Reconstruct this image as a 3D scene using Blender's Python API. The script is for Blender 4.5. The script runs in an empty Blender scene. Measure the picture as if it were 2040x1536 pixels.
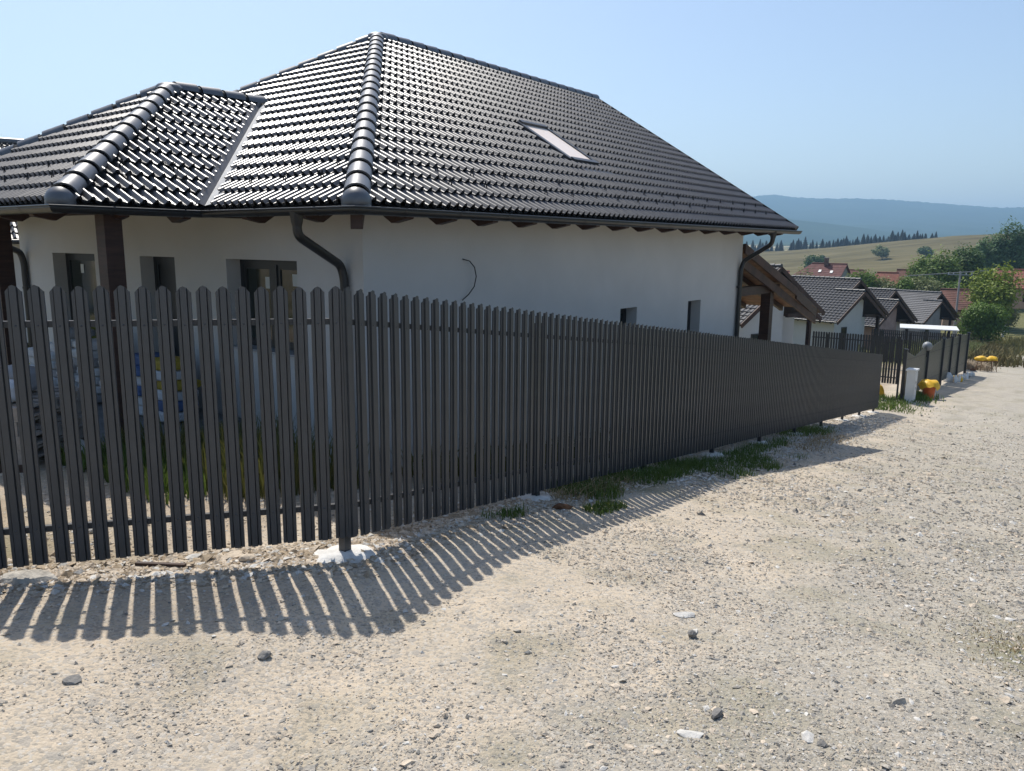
import bpy, bmesh, math, random
import numpy as np
from mathutils import Vector, Matrix

random.seed(7)
RNG = np.random.default_rng(11)
S = bpy.context.scene
COL = S.collection
R = math.radians

# ------------------------------------------------------------------ camera, sky, sun, exposure
EYE = 2.356
cam_d = bpy.data.cameras.new('camera')
cam = bpy.data.objects.new('camera', cam_d)
COL.objects.link(cam)
PITCH, ROLL = R(10.270), R(0.509)
_F = Vector((0, math.cos(PITCH), -math.sin(PITCH)))
_U = Vector((0, math.sin(PITCH), math.cos(PITCH)))
_R = Vector((1, 0, 0))
_R2 = math.cos(ROLL) * _R + math.sin(ROLL) * _U
_U2 = -math.sin(ROLL) * _R + math.cos(ROLL) * _U
cam.matrix_world = Matrix(((_R2.x, _U2.x, -_F.x, 0), (_R2.y, _U2.y, -_F.y, 0), (_R2.z, _U2.z, -_F.z, EYE), (0, 0, 0, 1)))
cam_d.sensor_width = 36.0
cam_d.lens = 1560.29 / 2040 * 36.0
cam_d.clip_start = 0.05
cam_d.clip_end = 20000
S.camera = cam

SUN_AZ, SUN_EL = R(-24.2), R(58.0)
world = bpy.data.worlds.new('World')
S.world = world
world.use_nodes = True
wn = world.node_tree.nodes
wl = world.node_tree.links
bg = wn['Background']
sky = wn.new('ShaderNodeTexSky')
sky.sky_type = 'NISHITA'
sky.sun_disc = False
sky.sun_elevation = SUN_EL
sky.sun_rotation = SUN_AZ
sky.altitude = 0
sky.air_density = 1.0
sky.dust_density = 1.5
sky.ozone_density = 1.3
wl.new(sky.outputs['Color'], bg.inputs['Color'])
bg.inputs['Strength'].default_value = 0.15

sun_d = bpy.data.lights.new('sun', 'SUN')
sun_d.energy = 5.0
sun_d.angle = R(0.53)
sun_d.color = (1.0, 0.955, 0.88)
sun = bpy.data.objects.new('sun', sun_d)
COL.objects.link(sun)
SUN_DIR = Vector((math.sin(SUN_AZ) * math.cos(SUN_EL), math.cos(SUN_AZ) * math.cos(SUN_EL), math.sin(SUN_EL)))
sun.rotation_euler = (-SUN_DIR).to_track_quat('-Z', 'Y').to_euler()
sun.location = (-6, 12, 30)

S.view_settings.view_transform = 'Standard'
S.view_settings.look = 'None'
S.view_settings.exposure = 0.06
S.view_settings.gamma = 1.0
S.view_settings.use_curve_mapping = False

# ------------------------------------------------------------------ materials
def srgb(r, g, b):
    f = lambda c: c / 12.92 if c <= 0.04045 else ((c + 0.055) / 1.055) ** 2.4
    return (f(r / 255), f(g / 255), f(b / 255), 1)

def mat(name, col, rough=0.7, spec=0.5, metal=0.0, var=0.0, vscale=3.0, bump=0.0, bscale=40.0, rvar=0.0, coat=0.0, stretch=None, col2=None):
    m = bpy.data.materials.new(name)
    m.use_nodes = True
    nt = m.node_tree
    b = nt.nodes['Principled BSDF']
    c = (col[0], col[1], col[2], 1)
    b.inputs['Base Color'].default_value = c
    b.inputs['Roughness'].default_value = rough
    b.inputs['Specular IOR Level'].default_value = spec
    b.inputs['Metallic'].default_value = metal
    b.inputs['Coat Weight'].default_value = coat
    if var or bump or rvar or col2:
        tc = nt.nodes.new('ShaderNodeTexCoord')
        vec = tc.outputs['Object']
        if stretch:
            mp = nt.nodes.new('ShaderNodeMapping')
            mp.inputs['Scale'].default_value = stretch
            nt.links.new(vec, mp.inputs['Vector'])
            vec = mp.outputs['Vector']
        if var or col2:
            n = nt.nodes.new('ShaderNodeTexNoise')
            n.inputs['Scale'].default_value = vscale
            n.inputs['Detail'].default_value = 6
            n.inputs['Roughness'].default_value = 0.65
            nt.links.new(vec, n.inputs['Vector'])
            cr = nt.nodes.new('ShaderNodeValToRGB')
            cr.color_ramp.elements[0].position = 0.32
            cr.color_ramp.elements[1].position = 0.68
            if col2:
                cr.color_ramp.elements[0].color = c
                cr.color_ramp.elements[1].color = (col2[0], col2[1], col2[2], 1)
            else:
                cr.color_ramp.elements[0].color = tuple(x * (1 - var) for x in c[:3]) + (1,)
                cr.color_ramp.elements[1].color = tuple(min(1, x * (1 + var)) for x in c[:3]) + (1,)
            nt.links.new(n.outputs['Fac'], cr.inputs['Fac'])
            nt.links.new(cr.outputs['Color'], b.inputs['Base Color'])
        if bump:
            n2 = nt.nodes.new('ShaderNodeTexNoise')
            n2.inputs['Scale'].default_value = bscale
            n2.inputs['Detail'].default_value = 5
            nt.links.new(vec, n2.inputs['Vector'])
            bp = nt.nodes.new('ShaderNodeBump')
            bp.inputs['Strength'].default_value = bump
            bp.inputs['Distance'].default_value = 0.02
            nt.links.new(n2.outputs['Fac'], bp.inputs['Height'])
            nt.links.new(bp.outputs['Normal'], b.inputs['Normal'])
        if rvar:
            n3 = nt.nodes.new('ShaderNodeTexNoise')
            n3.inputs['Scale'].default_value = 9
            n3.inputs['Detail'].default_value = 4
            nt.links.new(vec, n3.inputs['Vector'])
            mr = nt.nodes.new('ShaderNodeMapRange')
            mr.inputs['To Min'].default_value = rough - rvar
            mr.inputs['To Max'].default_value = rough + rvar
            nt.links.new(n3.outputs['Fac'], mr.inputs['Value'])
            nt.links.new(mr.outputs['Result'], b.inputs['Roughness'])
    return m

M = {}
M['picket'] = mat('picket_paint', (0.045, 0.048, 0.0525), 0.40, 0.6, var=0.12, vscale=5, bump=0.05, bscale=300, rvar=0.06)
M['rail'] = mat('rail_paint', (0.03, 0.031, 0.034), 0.5, 0.5)
M['post'] = mat('post_paint', (0.028, 0.03, 0.034), 0.45, 0.5, var=0.15, vscale=6)
M['concrete_white'] = mat('footing_concrete', (0.62, 0.6, 0.56), 0.9, 0.2, var=0.16, vscale=9, bump=0.5, bscale=30)
M['tile'] = mat('glazed_black_tile', (0.018, 0.0185, 0.021), 0.36, 1.0, var=0.35, vscale=2.6, rvar=0.09)
M['ridge'] = mat('ridge_cap_glaze', (0.075, 0.08, 0.09), 0.42, 1.0, var=0.2, vscale=5, rvar=0.07)
M['clip'] = mat('ridge_clip', (0.012, 0.012, 0.014), 0.6, 0.3)
M['deck'] = mat('roof_felt', (0.012, 0.012, 0.013), 0.85, 0.2)
M['gutter'] = mat('gutter_metal', (0.022, 0.022, 0.023), 0.33, 0.5, rvar=0.05)
M['valley'] = mat('valley_sheet', (0.50, 0.50, 0.49), 0.55, 0.5, metal=0.0, var=0.2, vscale=4)
M['plaster'] = mat('white_plaster', (0.56, 0.55, 0.53), 0.93, 0.2, var=0.055, vscale=0.7, bump=0.22, bscale=90)
M['plinth'] = mat('grey_plinth', (0.16, 0.165, 0.17), 0.9, 0.2, var=0.25, vscale=5, bump=0.3)
M['wood_dark'] = mat('dark_stained_timber', (0.045, 0.022, 0.015), 0.55, 0.4, var=0.4, vscale=3, bump=0.15, bscale=25, stretch=(1, 1, 9))
M['wood_board'] = mat('stained_barge_board', (0.062, 0.030, 0.020), 0.6, 0.35, var=0.45, vscale=2.5, bump=0.2, bscale=18)
M['wood_soffit'] = mat('stained_soffit_board', (0.17, 0.075, 0.035), 0.6, 0.35, var=0.4, vscale=3, bump=0.15)
M['frame'] = mat('anthracite_frame', (0.018, 0.02, 0.022), 0.4, 0.5)
M['glass'] = mat('dark_window_glass', (0.010, 0.014, 0.013), 0.06, 0.6, col2=(0.022, 0.03, 0.026), vscale=2.2)
M['sticker'] = mat('paper_sticker', (0.55, 0.57, 0.55), 0.8, 0.2)
M['sill'] = mat('grey_sill', (0.35, 0.35, 0.36), 0.5, 0.4)
M['cable'] = mat('black_cable', (0.02, 0.02, 0.022), 0.6, 0.3)
M['pale_pane'] = mat('skylight_pane_pale', (0.82, 0.68, 0.58), 0.4, 0.4, col2=(0.85, 0.76, 0.68), vscale=0.9)  # opaque pale pinkish pane colour, softly mottled
M['flash'] = mat('window_flashing', (0.05, 0.05, 0.053), 0.4, 0.5)
M['timber_raw'] = mat('weathered_pallet_timber', (0.30, 0.27, 0.24), 0.85, 0.2, var=0.3, vscale=6)
M['bag_white'] = mat('white_cement_bag', (0.52, 0.54, 0.56), 0.7, 0.3, var=0.15, vscale=6)
M['bag_grey'] = mat('grey_paper_sack', (0.30, 0.30, 0.31), 0.8, 0.2, var=.2, vscale=6)
M['bag_blue'] = mat('blue_cement_bag', (0.055, 0.105, 0.24), 0.6, 0.3, var=0.3, vscale=5)
M['bag_yellow'] = mat('yellow_plastic_bag', (0.72, 0.42, 0.02), 0.5, 0.4, var=0.2, vscale=8)
M['bag_ochre'] = mat('ochre_cement_bag', (0.36, 0.27, 0.035), 0.6, 0.3, var=.25, vscale=6)
M['yellow'] = mat('yellow_plastic', (0.62, 0.44, 0.03), 0.5, 0.4)
M['red'] = mat('red_plastic', (0.5, 0.04, 0.04), 0.5, 0.4)
M['orange'] = mat('orange_plastic', (0.62, 0.13, 0.025), 0.5, 0.4, var=0.15)
M['white_box'] = mat('white_enamel', (0.62, 0.62, 0.60), 0.5, 0.4, var=0.05)
M['rust'] = mat('rust_scrap', (0.17, 0.085, 0.045), 0.85, 0.2, var=0.5, vscale=6, bump=0.6, bscale=12)
M['black_plastic'] = mat('black_crate_plastic', (0.012, 0.014, 0.018), 0.5, 0.4)
M['grey_metal'] = mat('galvanised_metal', (0.33, 0.34, 0.35), 0.4, 0.5, metal=0.5)
M['rock_grey'] = mat('grey_rock', (0.385, 0.352, 0.30), 0.9, 0.2, var=0.3, vscale=14, bump=0.6, bscale=45)
M['rock_tan'] = mat('tan_rock', (0.52, 0.44, 0.345), 0.9, 0.2, var=0.25, vscale=12, bump=0.6, bscale=45)
M['rock_white'] = mat('white_rock', (0.54, 0.52, 0.48), 0.9, 0.2, var=0.15, vscale=10, bump=0.5)
M['rock_dark'] = mat('dark_rock', (0.21, 0.20, 0.185), 0.85, 0.3, var=0.3, vscale=14, bump=0.6, bscale=45)
M['tile_far'] = mat('neighbour_tile', (0.035, 0.035, 0.038), 0.42, 0.55, var=0.2, vscale=0.8)
M['tile_grey'] = mat('matt_grey_tile', (0.085, 0.085, 0.09), 0.6, 0.4, var=0.2, vscale=0.8)
M['pink_wall'] = mat('unplastered_pink_block', (0.42, 0.29, 0.25), 0.95, 0.2, var=0.2, vscale=1.2)
M['grey_wall'] = mat('grey_primer_wall', (0.42, 0.38, 0.37), 0.95, 0.2, var=0.15, vscale=0.9)
M['roof_red'] = mat('old_red_roof', (0.125, 0.05, 0.043), 0.8, 0.3, var=0.25, vscale=1.5)
M['roof_rust'] = mat('rusty_brown_roof', (0.135, 0.062, 0.045), 0.8, 0.3, var=0.35, vscale=1.0)
M['roof_orange'] = mat('orange_clay_roof', (0.23, 0.088, 0.06), 0.8, 0.3, var=0.3, vscale=1.0)
M['wall_green'] = mat('pale_grey_green_wall', (0.28, 0.30, 0.27), 0.95, 0.2, var=0.1, vscale=0.7)
M['wall_peach'] = mat('peach_wall', (0.5, 0.36, 0.27), 0.95, 0.2, var=0.1)
M['chimney'] = mat('brick_chimney', (0.14, 0.09, 0.075), 0.9, 0.2, var=0.3)
M['bark'] = mat('tree_bark', (0.09, 0.07, 0.055), 0.9, 0.2, var=0.3, vscale=4)
M['green_metal'] = mat('green_gate_paint', (0.06, 0.12, 0.09), 0.5, 0.4)

def leafmat(name, c1, c2, scale):
    m = mat(name, c1, 0.6, 0.3, col2=c2, vscale=scale)
    b = m.node_tree.nodes['Principled BSDF']
    b.inputs['Subsurface Weight'].default_value = 0.0
    # thin leaves let some light through
    nt = m.node_tree
    tr = nt.nodes.new('ShaderNodeBsdfTranslucent')
    mx = nt.nodes.new('ShaderNodeMixShader')
    mx.inputs['Fac'].default_value = 0.3
    src = b.inputs['Base Color'].links[0].from_socket
    nt.links.new(src, tr.inputs['Color'])
    out = [n for n in nt.nodes if n.type == 'OUTPUT_MATERIAL'][0]
    nt.links.new(b.outputs['BSDF'], mx.inputs[1])
    nt.links.new(tr.outputs['BSDF'], mx.inputs[2])
    nt.links.new(mx.outputs['Shader'], out.inputs['Surface'])
    return m
M['leaf_mid'] = leafmat('mid_green_leaf', (0.105, 0.165, 0.03), (0.16, 0.235, 0.045), 0.8)
M['leaf_dark'] = leafmat('dark_green_leaf', (0.05, 0.095, 0.022), (0.075, 0.135, 0.033), 0.8)
M['leaf_light'] = leafmat('bright_green_leaf', (0.15, 0.21, 0.028), (0.24, 0.29, 0.04), 0.9)
M['leaf_bush'] = leafmat('bush_green_leaf', (0.085, 0.15, 0.02), (0.14, 0.22, 0.032), 0.9)
M['leaf_pale'] = leafmat('pale_shrub_leaf', (0.14, 0.175, 0.06), (0.22, 0.24, 0.095), 1.2)
M['leaf_poplar'] = leafmat('poplar_leaf', (0.075, 0.14, 0.055), (0.14, 0.22, 0.095), 0.6)
M['needle'] = leafmat('spruce_needle', (0.010, 0.022, 0.012), (0.018, 0.034, 0.017), 0.4)
M['grass'] = leafmat('verge_grass', (0.06, 0.12, 0.018), (0.14, 0.18, 0.04), 6)
M['weed'] = leafmat('yellowing_weed', (0.16, 0.14, 0.04), (0.10, 0.12, 0.03), 5)
M['hay'] = mat('dry_stalk', (0.30, 0.22, 0.11), 0.8, 0.2, var=0.3, vscale=8)
M['meadow_grass'] = leafmat('tall_meadow_grass', (0.12, 0.12, 0.04), (0.19, 0.17, 0.07), 0.3)

# ------------------------------------------------------------------ object helpers
def wloc(o):
    v = Vector((0, 0, 0))
    while o is not None:
        v = v + o.location
        o = o.parent
    return v

def tag(o, label=None, cat=None, group=None, kind=None):
    if label: o['label'] = label
    if cat: o['category'] = cat
    if group: o['group'] = group
    if kind: o['kind'] = kind
    return o

def thing(name, label, cat, loc=(0, 0, 0), group=None):
    o = bpy.data.objects.new(name, None)
    COL.objects.link(o)
    o.location = loc
    o.empty_display_size = 0.2
    return tag(o, label, cat, group)

def link_mesh(name, me, parent=None, world_m=None):
    o = bpy.data.objects.new(name, me)
    COL.objects.link(o)
    if parent is not None:
        o.parent = parent
    if world_m is not None:
        off = wloc(parent) if parent is not None else Vector((0, 0, 0))
        o.matrix_basis = Matrix.Translation(-off) @ world_m
    return o

def copy_tree(src, loc):
    c = src.copy()
    COL.objects.link(c)
    c.location = loc
    for ch in src.children:
        k = ch.copy()
        COL.objects.link(k)
        k.parent = c
        for g in ch.children:
            q = g.copy()
            COL.objects.link(q)
            q.parent = k
    return c

class MB:
    def __init__(s):
        s.v = []; s.f = []; s.mi = []; s.sm = []
    def poly(s, pts, m=0, smooth=False):
        i = len(s.v)
        s.v += [tuple(p) for p in pts]
        s.f.append(tuple(range(i, i + len(pts))))
        s.mi.append(m); s.sm.append(smooth)
        return s
    def add(s, verts, faces, m=0, smooth=False):
        i = len(s.v)
        s.v += [tuple(p) for p in verts]
        for f in faces:
            s.f.append(tuple(i + k for k in f)); s.mi.append(m); s.sm.append(smooth)
        return s
    def box(s, o, a, b, c, m=0):
        o, a, b, c = (np.array(x, float) for x in (o, a, b, c))
        P = [o, o + a, o + a + b, o + b, o + c, o + a + c, o + a + b + c, o + b + c]
        return s.add(P, [(0, 3, 2, 1), (4, 5, 6, 7), (0, 1, 5, 4), (1, 2, 6, 5), (2, 3, 7, 6), (3, 0, 4, 7)], m)
    def cbox(s, c, d, rz=0, m=0):
        ca, sa = math.cos(rz), math.sin(rz)
        a = np.array((ca, sa, 0)) * d[0]; b = np.array((-sa, ca, 0)) * d[1]; cc = np.array((0, 0, d[2]))
        return s.box(np.array(c, float) - a / 2 - b / 2 - cc / 2, a, b, cc, m)
    def beam(s, p, q, w, h, m=0, up=(0, 0, 1)):
        p, q = np.array(p, float), np.array(q, float)
        d = q - p; dn = d / np.linalg.norm(d)
        r = np.cross(dn, up); r /= np.linalg.norm(r)
        u = np.cross(r, dn)
        return s.box(p - r * w / 2 - u * h / 2, d, r * w, u * h, m)
    def tube(s, path, r, n=10, m=0, caps=True, smooth=True):
        path = [np.array(p, float) for p in path]
        rs = r if hasattr(r, '__len__') else [r] * len(path)
        rings = []
        prev = None
        for i, p in enumerate(path):
            d = (path[min(i + 1, len(path) - 1)] - path[max(i - 1, 0)])
            d /= (np.linalg.norm(d) + 1e-12)
            if prev is None:
                ref = np.array((0, 0, 1.)) if abs(d[2]) < 0.9 else np.array((1., 0, 0))
                x = np.cross(d, ref)
            else:
                x = prev - d * (prev @ d)
            x /= np.linalg.norm(x); prev = x
            y = np.cross(d, x)
            rings.append([p + rs[i] * (x * math.cos(2 * math.pi * k / n) + y * math.sin(2 * math.pi * k / n)) for k in range(n)])
        V = [v for rr in rings for v in rr]
        F = []
        for i in range(len(path) - 1):
            for k in range(n):
                F.append((i * n + k, i * n + (k + 1) % n, (i + 1) * n + (k + 1) % n, (i + 1) * n + k))
        s.add(V, F, m, smooth)
        if caps:
            s.poly(rings[0][::-1], m); s.poly(rings[-1], m)
        return s
    def prism(s, pts, ext, m=0, mtop=None):
        pts = [np.array(p, float) for p in pts]; ext = np.array(ext, float)
        n = len(pts)
        top = [p + ext for p in pts]
        s.poly(pts[::-1], m); s.poly(top, m if mtop is None else mtop)
        for i in range(n):
            j = (i + 1) % n
            s.poly([pts[i], pts[j], top[j], top[i]], m)
        return s
    def mesh(s, name, mats, off=(0, 0, 0)):
        me = bpy.data.meshes.new(name)
        o = np.array(off, float)
        vv = (np.array(s.v, float) - o) if s.v else np.zeros((0, 3))
        me.from_pydata(vv.tolist(), [], s.f)
        for m in (mats if isinstance(mats, (list, tuple)) else [mats]):
            me.materials.append(m)
        me.polygons.foreach_set('material_index', s.mi)
        me.polygons.foreach_set('use_smooth', s.sm)
        me.update()
        return me
    def build(s, name, mats, parent=None):
        off = wloc(parent) if parent is not None else (0, 0, 0)
        if parent is None:
            vv = np.array(s.v); mn, mx = vv.min(0), vv.max(0)
            org = np.array(((mn[0] + mx[0]) / 2, (mn[1] + mx[1]) / 2, mn[2]))
            o = link_mesh(name, s.mesh(name, mats, org))
            o.location = org
            return o
        return link_mesh(name, s.mesh(name, mats, off), parent)

def np_mesh(name, V, F, mats, smooth=False, mi=None, attrs=None):
    """V (n,3), F (m,k) constant k -> mesh, fast"""
    me = bpy.data.meshes.new(name)
    V = np.ascontiguousarray(V, np.float32); F = np.ascontiguousarray(F, np.int32)
    me.vertices.add(len(V)); me.vertices.foreach_set('co', V.ravel())
    k = F.shape[1]
    me.loops.add(F.size); me.loops.foreach_set('vertex_index', F.ravel())
    me.polygons.add(len(F))
    me.polygons.foreach_set('loop_start', np.arange(0, F.size, k, dtype=np.int32))
    me.polygons.foreach_set('loop_total', np.full(len(F), k, np.int32))
    me.polygons.foreach_set('use_smooth', np.full(len(F), smooth, bool))
    if mi is not None:
        me.polygons.foreach_set('material_index', np.ascontiguousarray(mi, np.int32))
    for m in (mats if isinstance(mats, (list, tuple)) else [mats]):
        me.materials.append(m)
    if attrs:
        for nm, arr in attrs.items():
            a = me.attributes.new(nm, 'FLOAT', 'POINT')
            a.data.foreach_set('value', np.ascontiguousarray(arr, np.float32))
    me.update(calc_edges=True)
    return me

def np_obj(name, V, F, mats, parent=None, smooth=False, **kw):
    V = np.asarray(V, float)
    if parent is not None:
        off = np.array(wloc(parent))
        return link_mesh(name, np_mesh(name, V - off, F, mats, smooth, **kw), parent)
    mn, mx = V.min(0), V.max(0)
    org = np.array(((mn[0] + mx[0]) / 2, (mn[1] + mx[1]) / 2, mn[2]))
    o = link_mesh(name, np_mesh(name, V - org, F, mats, smooth, **kw))
    o.location = org
    return o

# ------------------------------------------------------------------ terrain functions
SD = np.array((.55, .835)); SD = SD / np.linalg.norm(SD)
TD = np.array((SD[1], -SD[0]))
C0 = np.array((-1.267, 5.65))

def st_of(x, y):
    dx = np.asarray(x, float) - C0[0]; dy = np.asarray(y, float) - C0[1]
    return dx * SD[0] + dy * SD[1], dx * TD[0] + dy * TD[1]

def xy_of(s, t):
    return C0[0] + s * SD[0] + t * TD[0], C0[1] + s * SD[1] + t * TD[1]

def _ramp(x, k):
    return np.where(x > k, x, np.where(x < -k, 0, (x + k) ** 2 / (4 * k)))

def base(s):
    s = np.asarray(s, float)
    return -.135 * _ramp(s - .15, 1.2) + .085 * _ramp(s - 26, 2) - .03 * _ramp(s - 46, 4) + .08 * _ramp(s - 100, 8)

def _hash(ix, iy, seed):
    h = (ix.astype(np.int64) * 374761393 + iy.astype(np.int64) * 668265263 + seed * 974634431) & 0x7fffffff
    h = ((h ^ (h >> 13)) * 1274126177) & 0x7fffffff
    h = h ^ (h >> 16)
    return (h & 0xffff) / 65535.0

def vnoise(x, y, sc, seed=0):
    x = np.asarray(x, float) * sc; y = np.asarray(y, float) * sc
    ix = np.floor(x); iy = np.floor(y)
    fx = x - ix; fy = y - iy
    fx = fx * fx * (3 - 2 * fx); fy = fy * fy * (3 - 2 * fy)
    a = _hash(ix, iy, seed); b = _hash(ix + 1, iy, seed); c = _hash(ix, iy + 1, seed); d = _hash(ix + 1, iy + 1, seed)
    return (a + (b - a) * fx) * (1 - fy) + (c + (d - c) * fx) * fy - 0.5

def G(x, y):
    s, t = st_of(x, y)
    z = base(s)
    # gravel verge heaped along the fence, house lot a touch lower, wheel tracks on the road
    z = z + 0.03 * np.exp(-((t - 0.45) / 0.4) ** 2) * np.clip((s + 6) / 3, 0, 1)
    z = z + np.where(t < -0.4, -0.05 * np.clip((-t - 0.4) / 0.8, 0, 1), 0)
    z = z - 0.03 * np.exp(-((t - 2.6) / 0.5) ** 2) - 0.03 * np.exp(-((t - 4.6) / 0.5) ** 2)
    # the track rises towards the left along the short fence
    l_ = np.clip(-1.0 - np.asarray(x, float), 0, 3.5)
    w_ = np.clip((np.asarray(x, float) + 1.22) * 0.292 + (5.66 - np.asarray(y, float)) * 0.956, 0, 1.4)
    z = z + l_ * (.035 + .072 * w_)
    # rough bank and grass heaps at the far right
    r = np.hypot(x, y)
    amp = 1.0 + np.clip((r - 25) / 30, 0, 3)
    z = z + 0.06 * vnoise(x, y, 0.55, 1) + 0.035 * vnoise(x, y, 1.7, 2) + 0.02 * vnoise(x, y, 4.3, 3) + 0.010 * vnoise(x, y, 11, 4) + 0.005 * vnoise(x, y, 27, 5)
    return z

def g(x, y):
    return float(G(np.array([x], float), np.array([y], float))[0])

# ------------------------------------------------------------------ ground
def ground_material():
    m = bpy.data.materials.new('gravel_and_soil')
    m.use_nodes = True
    nt = m.node_tree; N = nt.nodes; L = nt.links
    b = N['Principled BSDF']
    b.inputs['Roughness'].default_value = 0.95
    b.inputs['Specular IOR Level'].default_value = 0.15
    tc = N.new('ShaderNodeTexCoord')
    def noise(scale, detail=5, rough=0.6):
        n = N.new('ShaderNodeTexNoise'); n.inputs['Scale'].default_value = scale
        n.inputs['Detail'].default_value = detail; n.inputs['Roughness'].default_value = rough
        L.new(tc.outputs['Object'], n.inputs['Vector']); return n.outputs['Fac']
    def vor(scale, out='Color', feat='F1'):
        n = N.new('ShaderNodeTexVoronoi'); n.inputs['Scale'].default_value = scale; n.feature = feat
        L.new(tc.outputs['Object'], n.inputs['Vector']); return n.outputs[out]
    def rgb(c):
        n = N.new('ShaderNodeRGB'); n.outputs[0].default_value = (c[0], c[1], c[2], 1); return n.outputs[0]
    def mix(f, a, bb, mode='MIX'):
        n = N.new('ShaderNodeMix'); n.data_type = 'RGBA'; n.blend_type = mode
        if isinstance(f, float): n.inputs['Factor'].default_value = f
        else: L.new(f, n.inputs['Factor'])
        L.new(a, n.inputs[6]); L.new(bb, n.inputs[7]); return n.outputs[2]
    def ramp(f, p0, p1):
        n = N.new('ShaderNodeMapRange'); n.inputs['From Min'].default_value = p0; n.inputs['From Max'].default_value = p1
        L.new(f, n.inputs['Value']); return n.outputs['Result']
    def attr(nm):
        n = N.new('ShaderNodeAttribute'); n.attribute_name = nm; return n.outputs['Fac']
    sand = mix(ramp(noise(0.9, 7, 0.7), 0.36, 0.64), rgb((0.57, 0.475, 0.36)), rgb((0.45, 0.385, 0.30)))
    grey = mix(ramp(noise(1.3), 0.35, 0.65), rgb((0.42, 0.375, 0.30)), rgb((0.35, 0.315, 0.26)))
    gf = N.new('ShaderNodeMath'); gf.operation = 'ADD'
    L.new(attr('greyness'), gf.inputs[0])
    nn = N.new('ShaderNodeMath'); nn.operation = 'MULTIPLY_ADD'; nn.inputs[1].default_value = 2.4; nn.inputs[2].default_value = -1.2
    L.new(noise(0.8, 7, 0.7), nn.inputs[0]); L.new(nn.outputs[0], gf.inputs[1])
    road = mix(ramp(gf.outputs[0], 0.15, 0.75), sand, grey)
    # single stones: colour per cell
    vc = N.new('ShaderNodeSeparateColor'); L.new(vor(62), vc.inputs[0])
    vc2 = N.new('ShaderNodeSeparateColor'); L.new(vor(24), vc2.inputs[0])
    cell = mix(ramp(vc.outputs[0], 0.72, 0.78), road, rgb((0.24, 0.23, 0.21)))
    cell = mix(ramp(vc.outputs[1], 0.80, 0.86), cell, rgb((0.50, 0.47, 0.42)))
    cell = mix(ramp(vc2.outputs[0], 0.90, 0.93), cell, rgb((0.30, 0.29, 0.27)))
    road2 = mix(0.55, road, cell)
    soil = mix(ramp(noise(3), 0.3, 0.7), rgb((0.20, 0.13, 0.08)), rgb((0.34, 0.25, 0.16)))
    grass = mix(ramp(noise(2.2, 7, 0.7), 0.35, 0.7), rgb((0.085, 0.10, 0.035)), rgb((0.19, 0.165, 0.08)))
    c = mix(attr('soil'), road2, soil)
    c = mix(attr('grass'), c, grass)
    L.new(c, b.inputs['Base Color'])
    # relief
    h1 = vor(62, 'Distance'); h2 = vor(24, 'Distance'); h3 = noise(90, 4)
    a1 = N.new('ShaderNodeMath'); a1.operation = 'MULTIPLY_ADD'; a1.inputs[1].default_value = 0.5
    L.new(h1, a1.inputs[0]); L.new(h2, a1.inputs[2])
    a2 = N.new('ShaderNodeMath'); a2.operation = 'ADD'; L.new(a1.outputs[0], a2.inputs[0]); L.new(h3, a2.inputs[1])
    bp = N.new('ShaderNodeBump'); bp.inputs['Strength'].default_value = 0.55; bp.inputs['Distance'].default_value = 0.018
    bp.invert = True
    L.new(a2.outputs[0], bp.inputs['Height']); L.new(bp.outputs['Normal'], b.inputs['Normal'])
    return m
M['ground'] = ground_material()

def ground_masks(x, y):
    s, t = st_of(x, y)
    r = np.hypot(x, y)
    greyn = np.clip((t - 1.2) / 2.4, 0, 1) * 0.95 + np.clip((-y + 3.6) / 1.5, 0, 1) * 0.45 + np.clip((s - 9) / 20, 0, .25)
    soil = np.clip(1 - np.abs(t + 0.15) / 0.75, 0, 1) * np.clip((s + 2.2) / 1.5, 0, 1) * np.clip((5.5 - s) / 1.5, 0, 1) * 0.7
    soil = np.maximum(soil, np.clip((-t - 0.5) / 0.8, 0, 1) * 0.55)
    soil = soil * np.clip(0.6 + 1.4 * vnoise(x, y, 1.3, 9), 0, 1)
    # road runs at t 0.6..7 downhill; meadow right of it and beyond its end
    wob = 1.2 * vnoise(x, y, 0.25, 14)
    gr = np.clip((t - 6.8 - 0.02 * np.clip(s, 0, 80) * 2 + wob) / 1.0, 0, 1) * np.clip((s - 8) / 8, 0, 1)
    gr = np.maximum(gr, np.clip((s - 78 + 3 * wob) / 4, 0, 1))
    gr = np.maximum(gr, np.clip((-t - 1.4 + wob) / 1.0, 0, 1) * np.clip(0.55 + 1.6 * vnoise(x, y, 0.6, 15), 0, 1))
    gr = np.maximum(gr, np.clip((s - 47) / 3, 0, 1) * np.clip((1.3 - t + wob) / 1.0, 0, 1))
    patch = np.exp(-((s - 8.0) / 2.2) ** 2 - ((t - 0.6) / 0.45) ** 2) + np.exp(-((s - 5.2) / 1.6) ** 2 - ((t - 0.15) / 0.35) ** 2)
    gr = np.maximum(gr, np.clip(patch * 1.2 + vnoise(x, y, 3, 16) * .6, 0, 1))
    # dry grass at the right foreground edge
    gr = np.maximum(gr, 0.75 * np.exp(-((x - 3.45) / 0.45) ** 2 - ((y - 4.7) / 0.5) ** 2))
    return greyn, np.clip(soil, 0, 1), np.clip(gr, 0, 1)

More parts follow.
